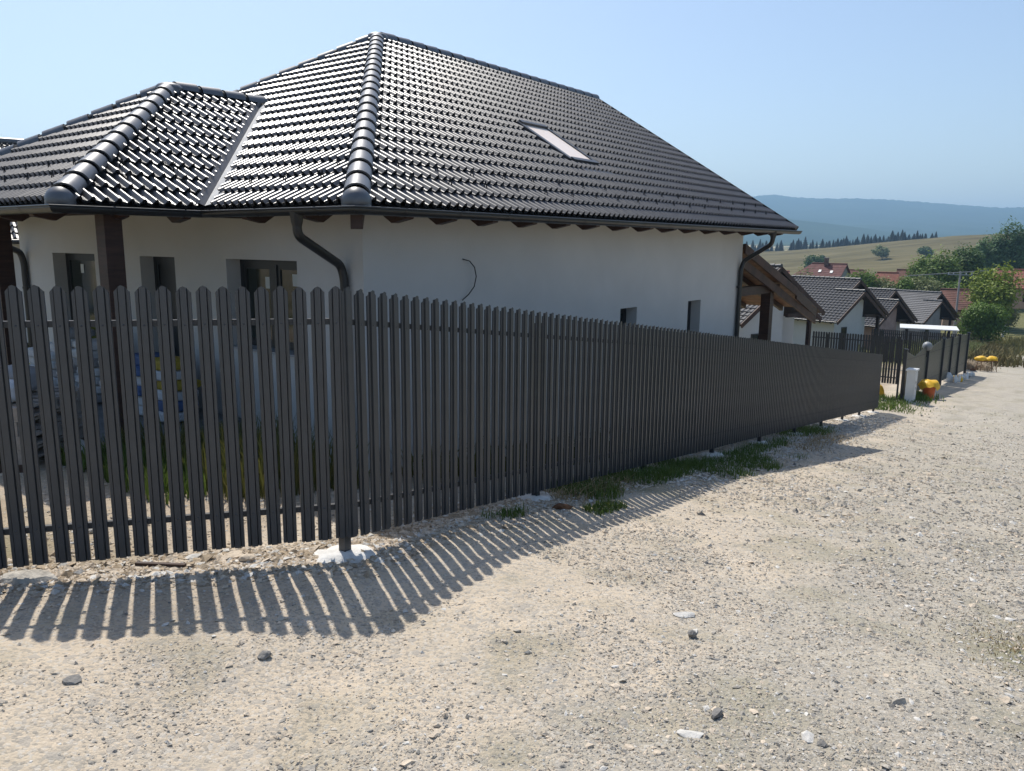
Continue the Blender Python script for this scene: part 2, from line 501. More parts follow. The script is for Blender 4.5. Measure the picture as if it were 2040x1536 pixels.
def build_ground():
    az = np.concatenate([np.radians(np.arange(-180, -52, 4.0)), np.radians(np.arange(-52, 56, 0.25)), np.radians(np.arange(56, 180.1, 4.0))])
    rr = [0.25]
    while rr[-1] < 240:
        rr.append(rr[-1] * (1.013 if 2.0 < rr[-1] < 60 else 1.06))
    rr = np.array(rr)
    A_, R_ = np.meshgrid(az, rr)
    X = R_ * np.sin(A_); Y = R_ * np.cos(A_)
    Z = G(X.ravel(), Y.ravel())
    V = np.stack([X.ravel(), Y.ravel(), Z], 1)
    na = len(az); nr = len(rr)
    i = np.arange(nr - 1)[:, None] * na + np.arange(na - 1)[None, :]
    F = np.stack([i, i + 1, i + na + 1, i + na], -1).reshape(-1, 4)
    gm = ground_masks(V[:, 0], V[:, 1])
    me = np_mesh('ground', V, F, M['ground'], True, attrs=dict(greyness=gm[0], soil=gm[1], grass=gm[2]))
    o = link_mesh('ground', me)
    tag(o, kind='structure')
build_ground()

# crest of the meadow hill, valley and mountains: polar height fields around the viewpoint
def polar_field(name, azs, Ds, zfun, matl, kind='structure'):
    A_, D_ = np.meshgrid(np.radians(azs), Ds)
    X = D_ * np.sin(A_); Y = D_ * np.cos(A_)
    Z = zfun(np.degrees(A_), D_)
    V = np.stack([X.ravel(), Y.ravel(), Z.ravel()], 1)
    na = len(azs); nr = len(Ds)
    i = np.arange(nr - 1)[:, None] * na + np.arange(na - 1)[None, :]
    F = np.stack([i, i + 1, i + na + 1, i + na], -1).reshape(-1, 4)
    o = link_mesh(name, np_mesh(name, V, F, matl, True))
    tag(o, kind=kind)
    return o

CREST_AZ = [-60, 0, 16.45, 18.75, 21.59, 24.33, 27.79, 28.89, 32.59, 50, 80]
CREST_E = [-.012, -.010, -.0075, -.0053, -.0007, .0043, .0103, .0128, .0163, .02, .02]
def field_z(az, D):
    ec = np.interp(az, CREST_AZ, CREST_E)
    e0 = -.0552
    k = np.clip((D - 180) / 370.0, 0, 1)
    e = e0 + (ec - e0) * k ** 0.9
    z = D * e
    z = np.where(D > 550, 550 * ec - (D - 550) * 0.10, z)
    x = D * np.sin(np.radians(az)); y = D * np.cos(np.radians(az))
    # old terraces across the slope
    z = z + 0.5 * vnoise(x, y, 0.02, 31) + 0.35 * np.sin(D / 9.0 + 2 * vnoise(x, y, 0.01, 32) * 6) * np.clip((D - 230) / 60, 0, 1) * np.clip((550 - D) / 60, 0, 1)
    return z + EYE

def field_material():
    m = bpy.data.materials.new('meadow_hill')
    m.use_nodes = True
    nt = m.node_tree; N = nt.nodes; L = nt.links
    b = N['Principled BSDF']; b.inputs['Roughness'].default_value = 1.0; b.inputs['Specular IOR Level'].default_value = 0.0
    tc = N.new('ShaderNodeTexCoord')
    mp = N.new('ShaderNodeMapping'); mp.inputs['Rotation'].default_value = (0, 0, R(24)); mp.inputs['Scale'].default_value = (0.010, 0.045, 0.045)
    L.new(tc.outputs['Object'], mp.inputs['Vector'])
    n1 = N.new('ShaderNodeTexNoise'); n1.inputs['Scale'].default_value = 2.0; n1.inputs['Detail'].default_value = 8; n1.inputs['Roughness'].default_value = 0.65
    L.new(mp.outputs['Vector'], n1.inputs['Vector'])
    cr = N.new('ShaderNodeValToRGB')
    e = cr.color_ramp.elements
    e[0].position = 0.30; e[0].color = (0.075, 0.062, 0.034, 1)
    e[1].position = 0.72; e[1].color = (0.175, 0.148, 0.085, 1)
    k = e.new(0.5); k.color = (0.128, 0.112, 0.06, 1)
    L.new(n1.outputs['Fac'], cr.inputs['Fac'])
    # greener near the foot
    at = N.new('ShaderNodeVectorMath'); at.operation = 'LENGTH'
    L.new(tc.outputs['Object'], at.inputs[0])
    mr = N.new('ShaderNodeMapRange'); mr.inputs['From Min'].default_value = 360; mr.inputs['From Max'].default_value = 250
    L.new(at.outputs['Value'], mr.inputs['Value'])
    mx = N.new('ShaderNodeMix'); mx.data_type = 'RGBA'; mx.inputs[7].default_value = (0.085, 0.095, 0.038, 1)
    L.new(mr.outputs['Result'], mx.inputs['Factor']); L.new(cr.outputs['Color'], mx.inputs[6])
    L.new(mx.outputs[2], b.inputs['Base Color'])
    return m
polar_field('meadow_hill', np.arange(-60, 80.1, 0.4), np.concatenate([np.arange(178, 560, 5.0), [580, 620, 700]]), field_z, field_material())

RIDGE_AZ = [-60, -20, 5, 13.92, 16.56, 17.86, 19.79, 21.67, 23.5, 25.28, 27.59, 28.71, 30.08, 31.14, 32.43, 40, 60, 80]
RIDGE_E = [.02, .03, .045, .0518, .0572, .0592, .0555, .054, .0536, .052, .0482, .0463, .0437, .0422, .0424, .045, .03, .03]
def mount_z(az, D):
    er = np.interp(az, RIDGE_AZ, RIDGE_E)
    x = D * np.sin(np.radians(az)); y = D * np.cos(np.radians(az))
    k = np.clip((D - 900) / 3300.0, 0, 1)
    e0 = -.012
    e = e0 + (er - e0) * (k ** 1.25)
    z = D * e + 26 * vnoise(x, y, 1 / 420., 41) * np.clip(k * 3, 0, 1) * np.clip((4300 - D) / 500, 0.25, 1) + 12 * vnoise(x, y, 1 / 150., 42) * np.clip(k * 3, 0, 1) * np.clip((4300 - D) / 500, 0.3, 1)
    z = z + np.clip((D - 4000) / 200, 0, 1) * (4.0 * vnoise(az * 7, az * 0, 1.0, 43) + 3.0 * vnoise(az * 25, az * 0, 1.0, 44))
    # a lower spur in front
    spur = np.interp(az, [10, 16, 18.6, 21.2, 23.6, 25.5, 27.5, 80], [.036, .0381, .0339, .0281, .0223, .0168, .0097, .0])
    zs = 2600 * spur * np.exp(-((D - 2600) / 420.0) ** 2)
    z = np.maximum(z, zs - 2 + 10 * vnoise(x, y, 1 / 120., 45))
    z = np.where(D > 4250, z - (D - 4250) * 0.5, z)
    return z + EYE

def mountain_material():
    m = bpy.data.materials.new('forested_mountain')
    m.use_nodes = True
    nt = m.node_tree; N = nt.nodes; L = nt.links
    b = N['Principled BSDF']; b.inputs['Roughness'].default_value = 1.0; b.inputs['Specular IOR Level'].default_value = 0.0
    tc = N.new('ShaderNodeTexCoord')
    n1 = N.new('ShaderNodeTexNoise'); n1.inputs['Scale'].default_value = 0.006; n1.inputs['Detail'].default_value = 9; n1.inputs['Roughness'].default_value = 0.7
    L.new(tc.outputs['Object'], n1.inputs['Vector'])
    cr = N.new('ShaderNodeValToRGB'); e = cr.color_ramp.elements
    e[0].position = 0.3; e[0].color = (0.016, 0.032, 0.016, 1)
    e[1].position = 0.7; e[1].color = (0.045, 0.07, 0.03, 1)
    L.new(n1.outputs['Fac'], cr.inputs['Fac'])
    # pale fields on the valley floor
    n2 = N.new('ShaderNodeTexNoise'); n2.inputs['Scale'].default_value = 0.010; n2.inputs['Detail'].default_value = 4
    L.new(tc.outputs['Object'], n2.inputs['Vector'])
    ln = N.new('ShaderNodeVectorMath'); ln.operation = 'LENGTH'; L.new(tc.outputs['Object'], ln.inputs[0])
    mr = N.new('ShaderNodeMapRange'); mr.inputs['From Min'].default_value = 1900; mr.inputs['From Max'].default_value = 1250
    mr.clamp = True; L.new(ln.outputs['Value'], mr.inputs['Value'])
    r2 = N.new('ShaderNodeMapRange'); r2.inputs['From Min'].default_value = 0.46; r2.inputs['From Max'].default_value = 0.54
    L.new(n2.outputs['Fac'], r2.inputs['Value'])
    mu = N.new('ShaderNodeMath'); mu.operation = 'MULTIPLY'; L.new(mr.outputs['Result'], mu.inputs[0]); L.new(r2.outputs['Result'], mu.inputs[1])
    mx = N.new('ShaderNodeMix'); mx.data_type = 'RGBA'; mx.inputs[7].default_value = (0.34, 0.30, 0.20, 1)
    L.new(mu.outputs[0], mx.inputs['Factor']); L.new(cr.outputs['Color'], mx.inputs[6])
    L.new(mx.outputs[2], b.inputs['Base Color'])
    return m
polar_field('mountains', np.concatenate([np.arange(-60, 12, 1.0), np.arange(12, 36, 0.1), np.arange(36, 80.1, 1.0)]), np.concatenate([np.arange(560, 1400, 60.), np.arange(1400, 4300, 45.), [4400, 4600, 4900]]), mount_z, mountain_material())

# the air: pale haze that fades far things to blue
mb = MB(); mb.cbox((0, 2000, 120), (9000, 7600, 300))
hz = mb.build('haze', [])
hm = bpy.data.materials.new('haze_air'); hm.use_nodes = True
for n in list(hm.node_tree.nodes):
    if n.type != 'OUTPUT_MATERIAL': hm.node_tree.nodes.remove(n)
pv = hm.node_tree.nodes.new('ShaderNodeVolumePrincipled')
pv.inputs['Color'].default_value = (0.44, 0.71, 1.0, 1)
pv.inputs['Density'].default_value = 0.00029
pv.inputs['Anisotropy'].default_value = 0.25
hm.node_tree.links.new(pv.outputs['Volume'], [n for n in hm.node_tree.nodes if n.type == 'OUTPUT_MATERIAL'][0].inputs['Volume'])
hz.data.materials.append(hm)
tag(hz, kind='stuff')
hz.display_type = 'WIRE'

# ================================================================== MAIN HOUSE
Z = np.array((0, 0, 1.))
HA = np.array((0.60717, 0.79456, 0)); HA /= np.linalg.norm(HA)
HB = np.array((-HA[1], HA[0], 0))
E0 = np.array((-1.542, 7.850, 2.733))
LA, HH, SL = 13.17, 5.46, 0.615
TV, DA, PW = 2.64, 1.633, 6.03
PHI = math.atan(SL); CPH = math.cos(PHI)
GAUGE = 0.326; TW = 0.276
OV = 0.72

house = thing('house', 'white plastered bungalow with shiny black tiled hip roof behind the near fence', 'house', E0 - np.array((0, 0, 2.75)))

class Face:
    """a roof plane: origin, eave direction u, horizontal up-slope direction v"""
    def __init__(s, o, u, v, sl=SL):
        s.o = np.array(o, float); s.u = np.array(u, float); s.v = np.array(v, float)
        s.ph = math.atan(sl)
        s.d = s.v * math.cos(s.ph) + Z * math.sin(s.ph)
        n = np.cross(s.u, s.d)
        s.n = n if n[2] > 0 else -n
    def p(s, a, L, h=0):
        return s.o + s.u * a + s.d * L + s.n * h
    def mat(s, a, L, h=0):
        q = s.p(a, L, h)
        m = Matrix.Identity(4)
        for i in range(3):
            m[i][0] = s.u[i]; m[i][1] = s.d[i]; m[i][2] = s.n[i]; m[i][3] = q[i]
        return m

def hb(a, b, z):
    """house coordinates -> world: a along right eave, b along left eave, z world height"""
    p = E0 + HA * a + HB * b
    return np.array((p[0], p[1], z))

V_pt = E0 + HB * TV
P0 = V_pt - HA * DA
f_right = Face(E0, HA, HB)
f_left = Face(E0, HB, HA)
f_pr = Face(P0, HA, HB)
f_pl = Face(P0, HB, HA)
f_back = Face(E0 + HB * 2 * HH, HA, -HB)
f_pback = Face(P0 + HB * PW, HA, -HB)

# tile template: two rolls, local x across, y up the slope, z off the roof
TROLL = [(0.0, 0.0), (0.014, 0.010), (0.030, 0.042), (0.049, 0.054), (0.068, 0.042), (0.085, 0.010), (0.138, 0.0)]
def tile_template(w=TW, roll=TROLL, nroll=2, gauge=GAUGE, lap=0.05, tilt=0.046, th=0.034):
    k = (w / nroll) / 0.138
    prof = []
    for i in range(nroll):
        pr = roll if i == nroll - 1 else roll[:-1]
        prof += [((x + 0.138 * i) * k, z) for x, z in pr]
    n = len(prof)
    lo = [(x, 0.0, z + tilt) for x, z in prof]
    hi = [(x, gauge + lap, z + tilt - (gauge + lap) * tilt / gauge) for x, z in prof]
    fl = [(x, 0.0, z + tilt) for x, z in prof]
    fb = [(x, 0.002, max(z + tilt - th, 0.0) if z < 0.02 else z + tilt - th) for x, z in prof]
    V = np.array(lo + hi + fl + fb)
    F = [(i, i + 1, n + i + 1, n + i) for i in range(n - 1)] + [(2 * n + i + 1, 2 * n + i, 3 * n + i, 3 * n + i + 1) for i in range(n - 1)]
    sm = [True] * (n - 1) + [False] * (n - 1)
    return V, F, sm
TV_, TF_, TSM_ = tile_template()
tmb = MB(); tmb.add(TV_, TF_); tmb.sm = TSM_
tile_me = tmb.mesh('roof_tile', M['tile'])

def clip_tile(V, planes):
    """planes: list of (nx, ny, c): keep nx*x+ny*y >= c (tile-local)"""
    bm = bmesh.new()
    vs = [bm.verts.new(v) for v in V]
    for f, smf in zip(TF_, TSM_):
        fc = bm.faces.new([vs[i] for i in f]); fc.smooth = smf
    for nx, ny, c in planes:
        l = math.hypot(nx, ny)
        bmesh.ops.bisect_plane(bm, geom=bm.verts[:] + bm.edges[:] + bm.faces[:], plane_co=(nx * c / l ** 2, ny * c / l ** 2, 0), plane_no=(nx, ny, 0), clear_inner=True)
    bm.verts.index_update()
    vv = np.array([v.co[:] for v in bm.verts]) if bm.verts else np.zeros((0, 3))
    ff = [tuple(v.index for v in f.verts) for f in bm.faces]
    ss = [f.smooth for f in bm.faces]
    bm.free()
    return vv, ff, ss

whole_tiles = []      # (distance, matrix)
cut_mb = MB()
CAMP = np.array((0, 0, EYE))
SKY_A0, SKY_A1, SKY_B0, SKY_B1 = 6.20, 6.95, 1.62, 2.66
def lay_tiles(face, amax, Lmax, planes_fn, hole=None, a_start=0.0):
    nrow = int(math.ceil(Lmax / GAUGE))
    ncol = int(math.ceil((amax - a_start) / TW))
    for r_ in range(nrow):
        L0 = r_ * GAUGE - 0.03
        for c_ in range(ncol):
            a0 = a_start + c_ * TW
            if hole:
                am = a0 + TW / 2; Lm = L0 + 0.18
                if hole[0] - 0.12 < am < hole[1] + 0.12 and hole[2] - 0.05 < Lm < hole[3] + 0.12:
                    continue
            pl = planes_fn(a0 + TW / 2, L0 + GAUGE / 2)
            if pl is None: continue
            inside = True; out = False; act = []
            for nx, ny, c in pl:
                vals = [nx * (a0 + x) + ny * (L0 + y) - c for x in (0, TW) for y in (0, GAUGE + .05)]
                if max(vals) <= 0.02: out = True; break
                if min(vals) < -1e-6:
                    act.append((nx, ny, c - nx * a0 - ny * L0)); inside = False
            if out: continue
            jit = random.uniform(-.0015, .0015)
            if inside:
                m = face.mat(a0, L0, jit)
                whole_tiles.append((float(np.linalg.norm(np.array(m.translation) - CAMP)), m))
            else:
                vv, ff, ss = clip_tile(TV_, act)
                if len(ff):
                    W = face.o + np.outer(vv[:, 0] + a0, face.u) + np.outer(vv[:, 1] + L0, face.d) + np.outer(vv[:, 2], face.n)
                    i = len(cut_mb.v); cut_mb.v += W.tolist()
                    for f, q in zip(ff, ss):
                        cut_mb.f.append(tuple(i + k for k in f)); cut_mb.mi.append(0); cut_mb.sm.append(q)

Lr = HH / CPH
Lp = (PW / 2) / CPH
lay_tiles(f_right, LA, Lr, lambda a, L: [(1, -CPH, 0.0), (-1, 0, -LA), (0, -1, -Lr)], hole=(SKY_A0, SKY_A1, SKY_B0 / CPH, SKY_B1 / CPH))
def left_planes(a, L):
    pl = [(1, -CPH, 0.0), (-1, -CPH, -2 * HH)]
    b = L * CPH
    if b < PW / 2 + 0.1:
        mid = TV + PW / 2
        if a < mid: pl.append((-1, CPH, -TV + 0.21))
        else: pl.append((1, CPH, TV + PW + 0.10))
    return pl
lay_tiles(f_left, 2 * HH, Lr, left_planes)
lay_tiles(f_pr, DA + PW / 2 + 0.2, Lp, lambda a, L: [(1, -CPH, 0.0), (-1, CPH, -DA + 0.10), (0, -1, -Lp)])
lay_tiles(f_pl, PW, Lp, lambda a, L: [(1, -CPH, 0.0), (-1, -CPH, -PW)])

# roof deck with timber underside
def deck(name, face, pts, th=0.06, parent=house):
    mb = MB()
    top = [face.p(a, b / math.cos(face.ph), -0.004) for a, b in pts]
    bot = [face.p(a, b / math.cos(face.ph), -0.004 - th) for a, b in pts]
    mb.poly(top, 0); mb.poly(bot[::-1], 1)
    for i in range(len(pts)):
        j = (i + 1) % len(pts)
        mb.poly([top[i], bot[i], bot[j], top[j]], 0)
    return mb
roof_mb = MB()
for fc, pts in ((f_right, [(0, 0), (LA, 0), (LA, HH), (HH, HH)]),
                (f_back, [(0, 0), (LA, 0), (LA, HH), (HH, HH)]),
                (f_left, [(0, 0), (TV, 0), (TV + PW / 2, PW / 2), (TV + PW, 0), (2 * HH, 0), (HH, HH)]),
                (f_pr, [(0, 0), (DA, 0), (DA + PW / 2, PW / 2), (PW / 2, PW / 2)]),
                (f_pl, [(0, 0), (PW, 0), (PW / 2, PW / 2)]),
                (f_pback, [(0, 0), (DA, 0), (DA + PW / 2, PW / 2), (PW / 2, PW / 2)])):
    d_ = deck('roof', fc, pts)
    i = len(roof_mb.v); roof_mb.v += d_.v; roof_mb.f += [tuple(i + k for k in f) for f in d_.f]; roof_mb.mi += d_.mi; roof_mb.sm += d_.sm
roof = roof_mb.build('roof', [M['deck'], M['wood_dark']], house)

whole_tiles.sort(key=lambda q: q[0])
for d_, m_ in whole_tiles[:300]:
    link_mesh('roof_tile', tile_me, roof, m_)
nv = len(TV_)
rest = whole_tiles[300:]
VV = np.concatenate([np.c_[TV_, np.ones(nv)] @ np.array(m_).T[:, :3] for d_, m_ in rest])
FF = np.concatenate([np.array(TF_) + i * nv for i in range(len(rest))])
o = np_obj('roof_tile', VV, FF, M['tile'], roof)
o.data.polygons.foreach_set('use_smooth', np.tile(np.array(TSM_), len(rest)))
tag(o, kind='stuff')
o = cut_mb.build('cut_roof_tile', M['tile'], roof); tag(o, kind='stuff')

# hip and ridge caps
def cap_mesh(name, length=0.40, r0=0.145, r1=0.126, n=10):
    mb = MB()
    def ring(y, r, z0=-0.02):
        return [(r * math.cos(math.pi * k / n), y, z0 + r * 0.95 * math.sin(math.pi * k / n)) for k in range(n + 1)]
    secs = [ring(0, r0 - 0.02), ring(0.0, r0), ring(length * 0.82, r1 + 0.004), ring(length * 0.825, r1 - 0.016), ring(length * 1.02, r1 - 0.016)]
    for i in range(len(secs) - 1):
        V = secs[i] + secs[i + 1]
        mb.add(V, [(k, k + 1, n + 2 + k, n + 1 + k) for k in range(n)], 1 if i >= 2 else 0, i in (1, 3))
    return mb.mesh(name, [M['ridge'], M['clip']])
cap_me = cap_mesh('ridge_cap')
def cap_run(p, q, length=0.385, start=0.0, lift=0.02):
    p, q = np.array(p, float), np.array(q, float)
    d = q - p; T = np.linalg.norm(d); d /= T
    side = np.cross(d, Z); side /= np.linalg.norm(side)
    up = np.cross(side, d)
    n = int((T - start) / length + 0.5)
    length = (T - start) / n
    for i in range(n):
        o = p + d * (start + i * length) + up * lift
        m = Matrix.Identity(4)
        for k in range(3):
            m[k][0] = side[k]; m[k][1] = d[k] * (length / 0.40) ; m[k][2] = up[k]; m[k][3] = o[k]
        link_mesh('ridge_cap', cap_me, roof, m)
    return d, side, up
R0 = E0 + (HA + HB) * HH + Z * HH * SL
R1 = E0 + HA * LA + HB * HH + Z * HH * SL
PR0 = P0 + (HA + HB) * PW / 2 + Z * SL * PW / 2
PR1 = V_pt + (HA + HB) * PW / 2 + Z * SL * PW / 2
cap_run(E0 + (HA + HB + Z * SL) * 0.06, R0, start=0.10)
cap_run(E0 + HB * 2 * HH, R0)
cap_run(R1, R0, lift=0.03)
cap_run(P0 + (HA + HB + Z * SL) * 0.06, PR0, start=0.10)
cap_run(P0 + HB * PW, PR0)
cap_run(PR1, PR0, lift=0.03)
# rounded end caps at the hip feet and hubs at the apexes
def dome(c, d, side, up, r, stretch, name):
    mb = MB(); n, k = 12, 5
    V = []
    for j in range(k + 1):
        th = math.pi / 2 * j / k
        for i in range(n + 1):
            ph_ = math.pi * i / n
            V.append(c - d * (r * stretch * math.sin(th)) + side * (r * math.cos(th) * math.cos(ph_)) + up * (r * math.cos(th) * math.sin(ph_) * .95 - 0.02))
    F = [(j * (n + 1) + i, j * (n + 1) + i + 1, (j + 1) * (n + 1) + i + 1, (j + 1) * (n + 1) + i) for j in range(k) for i in range(n)]
    mb.add(V, F, 0, True)
    # flat skirt below
    rim = [V[j * (n + 1)] for j in range(k + 1)] + [V[j * (n + 1) + n] for j in range(k, -1, -1)]
    dn = Z * -.085
    for q in range(len(rim) - 1):
        mb.poly([rim[q], rim[q + 1], rim[q + 1] + dn, rim[q] + dn], 0, True)
    return mb.build(name, M['ridge'], roof)
for foot, apex in ((E0, R0), (P0, PR0)):
    d = (apex - foot); d /= np.linalg.norm(d)
    side = np.cross(d, Z); side /= np.linalg.norm(side); up = np.cross(side, d)
    dome(foot + (HA + HB + Z * SL) * 0.06 + d * -0.015 + up * .015, d, side, up, 0.148, 1.0, 'hip_end_cap')
for apex in (R0, PR0):
    mb = MB(); n = 14
    V = []; F = []
    for j in range(6):
        th = math.pi / 2 * j / 5
        for i in range(n):
            V.append(apex + np.array((0.20 * math.cos(th) * math.cos(2 * math.pi * i / n), 0.20 * math.cos(th) * math.sin(2 * math.pi * i / n), 0.02 + 0.085 * math.sin(th))))
    for j in range(5):
        for i in range(n):
            F.append((j * n + i, j * n + (i + 1) % n, (j + 1) * n + (i + 1) % n, (j + 1) * n + i))
    mb.add(V, F, 0, True)
    mb.tube([apex + Z * -0.12, apex + Z * 0.02], 0.20, 14, 0, False)
    mb.build('ridge_hub', M['ridge'], roof)

# verge trim along the far gable, small white putty patch near its top
mb = MB()
mb.beam(f_right.p(LA + .03, -.03, .0), f_right.p(LA + .03, Lr, .0), 0.05, 0.17, 0, up=tuple(f_right.n))
mb.build('verge_trim', M['clip'], house)
# valley sheet
mb = MB()
vd = PR1 - V_pt
vl = f_left.p(TV - 0.20, 0, 0.004); vr = f_pr.p(DA - 0.13, 0, 0.004)
for i in range(10):
    q0, q1 = i / 10, (i + 1) / 10
    c0_, c1_ = V_pt + vd * q0 + Z * .03, V_pt + vd * q1 + Z * .03
    wl_ = f_left.u * -0.16 + f_left.n * .012
    wr_ = f_pr.u * -0.12 + f_pr.n * .012
    mb.poly([c0_ + f_left.p(TV, 0) * 0 + (-HB * .24) + Z * .03, c0_, c1_, c1_ + (-HB * .24) + Z * .03], 0)
    mb.poly([c0_, c0_ + (-HA * .13) + Z * .05, c1_ + (-HA * .13) + Z * .05, c1_], 1)
mb.build('valley_flashing', [M['valley'], M['flash']], roof)

# snow guards: small black prongs in two rows above the eaves
gm = MB()
for sx in (-1, 1):
    gm.beam((0.0, 0.03, 0.085), (0.026 * sx, -0.01, 0.02), 0.008, 0.008, 0, up=(0, 1, 0.3))
gm.box((-0.008, 0.03, 0.012), (0.016, 0, 0), (0, 0.16, 0), (0, 0, 0.008))
guard_me = gm.mesh('snow_guard', M['clip'])
def guards(face, rows, a0, a1, step, ok=lambda a, b: True):
    for ri, b in enumerate(rows):
        a = a0 + (ri % 2) * step * 0.1
        while a < a1:
            if ok(a, b):
                link_mesh('snow_guard', guard_me, roof, face.mat(a, b / CPH, 0.02) @ Matrix.Scale(1.3, 4))
            a += step
guards(f_right, (0.41, 0.685), 1.14, LA - .3, 0.655)
guards(f_left, (0.41, 0.685), 0.95, TV + .3, 0.655, lambda a, b: a > b + .2 and a < TV + b - .25)
guards(f_pr, (0.41, 0.685), 0.95, DA + .5, 0.655, lambda a, b: a > b + .2 and a < DA + b - .25)
guards(f_pl, (0.41, 0.685), 0.95, PW - 1, 0.655, lambda a, b: b + .2 < a < PW - b - .2)

# skylight
mb = MB()
sa0, sa1, sl0, sl1 = SKY_A0, SKY_A1, SKY_B0 / CPH, SKY_B1 / CPH
for (x0, x1, y0, y1, h) in ((sa0 - .10, sa0, sl0 - .05, sl1 + .05, .085), (sa1, sa1 + .06, sl0 - .05, sl1 + .05, .085), (sa0 - .02, sa1 + .02, sl1, sl1 + .09, .11), (sa0 - .02, sa1 + .02, sl0 - .09, sl0, .10)):
    mb.box(f_right.p(x0, y0, 0), f_right.u * (x1 - x0), f_right.d * (y1 - y0), f_right.n * h)
sky_o = mb.build('skylight', M['flash'], roof)
mb = MB(); mb.box(f_right.p(sa0, sl0, 0.02), f_right.u * (sa1 - sa0), f_right.d * (sl1 - sl0), f_right.n * .045)
mb.build('skylight_pane', M['pale_pane'], roof)
mb = MB(); mb.box(f_right.p(sa0 - .1, sl0 - .42, 0.045), f_right.u * (sa1 - sa0 + .25), f_right.d * .35, f_right.n * .012)
mb.build('skylight_apron', M['flash'], roof)

# ---- walls
def wall_mb(p0, u, n_in, length, z0, z1, openings, depth=0.24):
    """front face with openings and reveals; p0 xy at start"""
    mb = MB()
    us = sorted({0.0, length} | {o[0] for o in openings} | {o[1] for o in openings})
    zs = sorted({z0, z1} | {o[2] for o in openings} | {o[3] for o in openings})
    def P(a, z, d=0): 
        q = np.array((p0[0], p0[1], 0)) + u * a + n_in * d
        return (q[0], q[1], z)
    for i in range(len(us) - 1):
        for j in range(len(zs) - 1):
            am = (us[i] + us[i + 1]) / 2; zm = (zs[j] + zs[j + 1]) / 2
            if any(o[0] < am < o[1] and o[2] < zm < o[3] for o in openings): continue
            mb.poly([P(us[i], zs[j]), P(us[i + 1], zs[j]), P(us[i + 1], zs[j + 1]), P(us[i], zs[j + 1])])
    for a0, a1, zb, zt in [o[:4] for o in openings]:
        mb.poly([P(a0, zb), P(a0, zt), P(a0, zt, depth), P(a0, zb, depth)])
        mb.poly([P(a1, zb), P(a1, zb, depth), P(a1, zt, depth), P(a1, zt)])
        mb.poly([P(a0, zt), P(a1, zt), P(a1, zt, depth), P(a0, zt, depth)])
        mb.poly([P(a0, zb), P(a0, zb, depth), P(a1, zb, depth), P(a1, zb)])
    return mb

def window(p0, u, n_in, op, depth, parent, fname='window', sashes=1, sticker=(), door=False):
    a0, a1, zb, zt = op
    def P(a, z, d): 
        q = np.array((p0[0], p0[1], 0)) + u * a + n_in * d
        return np.array((q[0], q[1], z))
    mb = MB(); fw = 0.07
    d0 = depth - 0.03
    def bar(x0, x1, z0, z1, d=d0, th=.06):
        mb.box(P(x0, z0, d), u * (x1 - x0), n_in * th, Z * (z1 - z0))
    bar(a0, a0 + fw, zb, zt); bar(a1 - fw, a1, zb, zt); bar(a0 + fw, a1 - fw, zt - fw, zt); bar(a0 + fw, a1 - fw, zb, zb + fw)
    xs = np.linspace(a0 + fw, a1 - fw, sashes + 1)
    for x in xs[1:-1]: bar(x - .06, x + .06, zb + fw, zt - fw, d0 - .012)
    w = mb.build(fname, M['frame'], parent)
    for i in range(sashes):
        x0, x1 = xs[i] + (.06 if i else 0), xs[i + 1] - (.06 if i < sashes - 1 else 0)
        m2 = MB(); m2.box(P(x0 - .02, zb + fw - .02, d0 + .02), u * (x1 - x0 + .04), n_in * .02, Z * (zt - zb - 2 * fw + .04))
        m2.build('door_leaf' if door else 'pane', M['frame'] if door else M['glass'], w)
        # sash frame, slightly proud
        m3 = MB()
        sw = .055
        for (p, q, r_, t_) in ((x0, x0 + sw, zb + fw, zt - fw), (x1 - sw, x1, zb + fw, zt - fw), (x0 + sw, x1 - sw, zb + fw, zb + fw + sw), (x0 + sw, x1 - sw, zt - fw - sw, zt - fw)):
            m3.box(P(p, r_, d0 + .005), u * (q - p), n_in * .02, Z * (t_ - r_))
        m3.build('sash', M['frame'], w)
    for (x, z) in sticker:
        m4 = MB(); m4.box(P(x, z, d0 + .012), u * .11, n_in * .004, Z * .15); m4.build('sticker', M['sticker'], w)
    return w

WZ1 = 2.733 + OV * SL - 0.10
WA_END = 11.92           # far gable wall along A
WB_END = 9.88
# right wall: runs along A at b = OV
pR = E0 + HA * OV + HB * OV
opsR = [(6.53 - OV, 7.12 - OV, -0.35, 1.27), (9.22 - OV, 9.82 - OV, -0.8, 1.26)]
w_right = wall_mb(pR, HA, HB, WA_END - OV, -3.4, WZ1, opsR)
# left wall: runs along B at a = OV
opsL = [(1.90 - OV, 3.39 - OV, 0.95, 2.125), (4.66 - OV, 5.63 - OV, 0.12, 2.125), (7.05 - OV, 8.57 - OV, 0.12, 2.135)]
w_left = wall_mb(pR, HB, HA, WB_END - OV, -0.35, WZ1, opsL)
allw = MB()
for w_ in (w_right, w_left):
    i = len(allw.v); allw.v += w_.v; allw.f += [tuple(i + k for k in f) for f in w_.f]; allw.mi += w_.mi; allw.sm += w_.sm
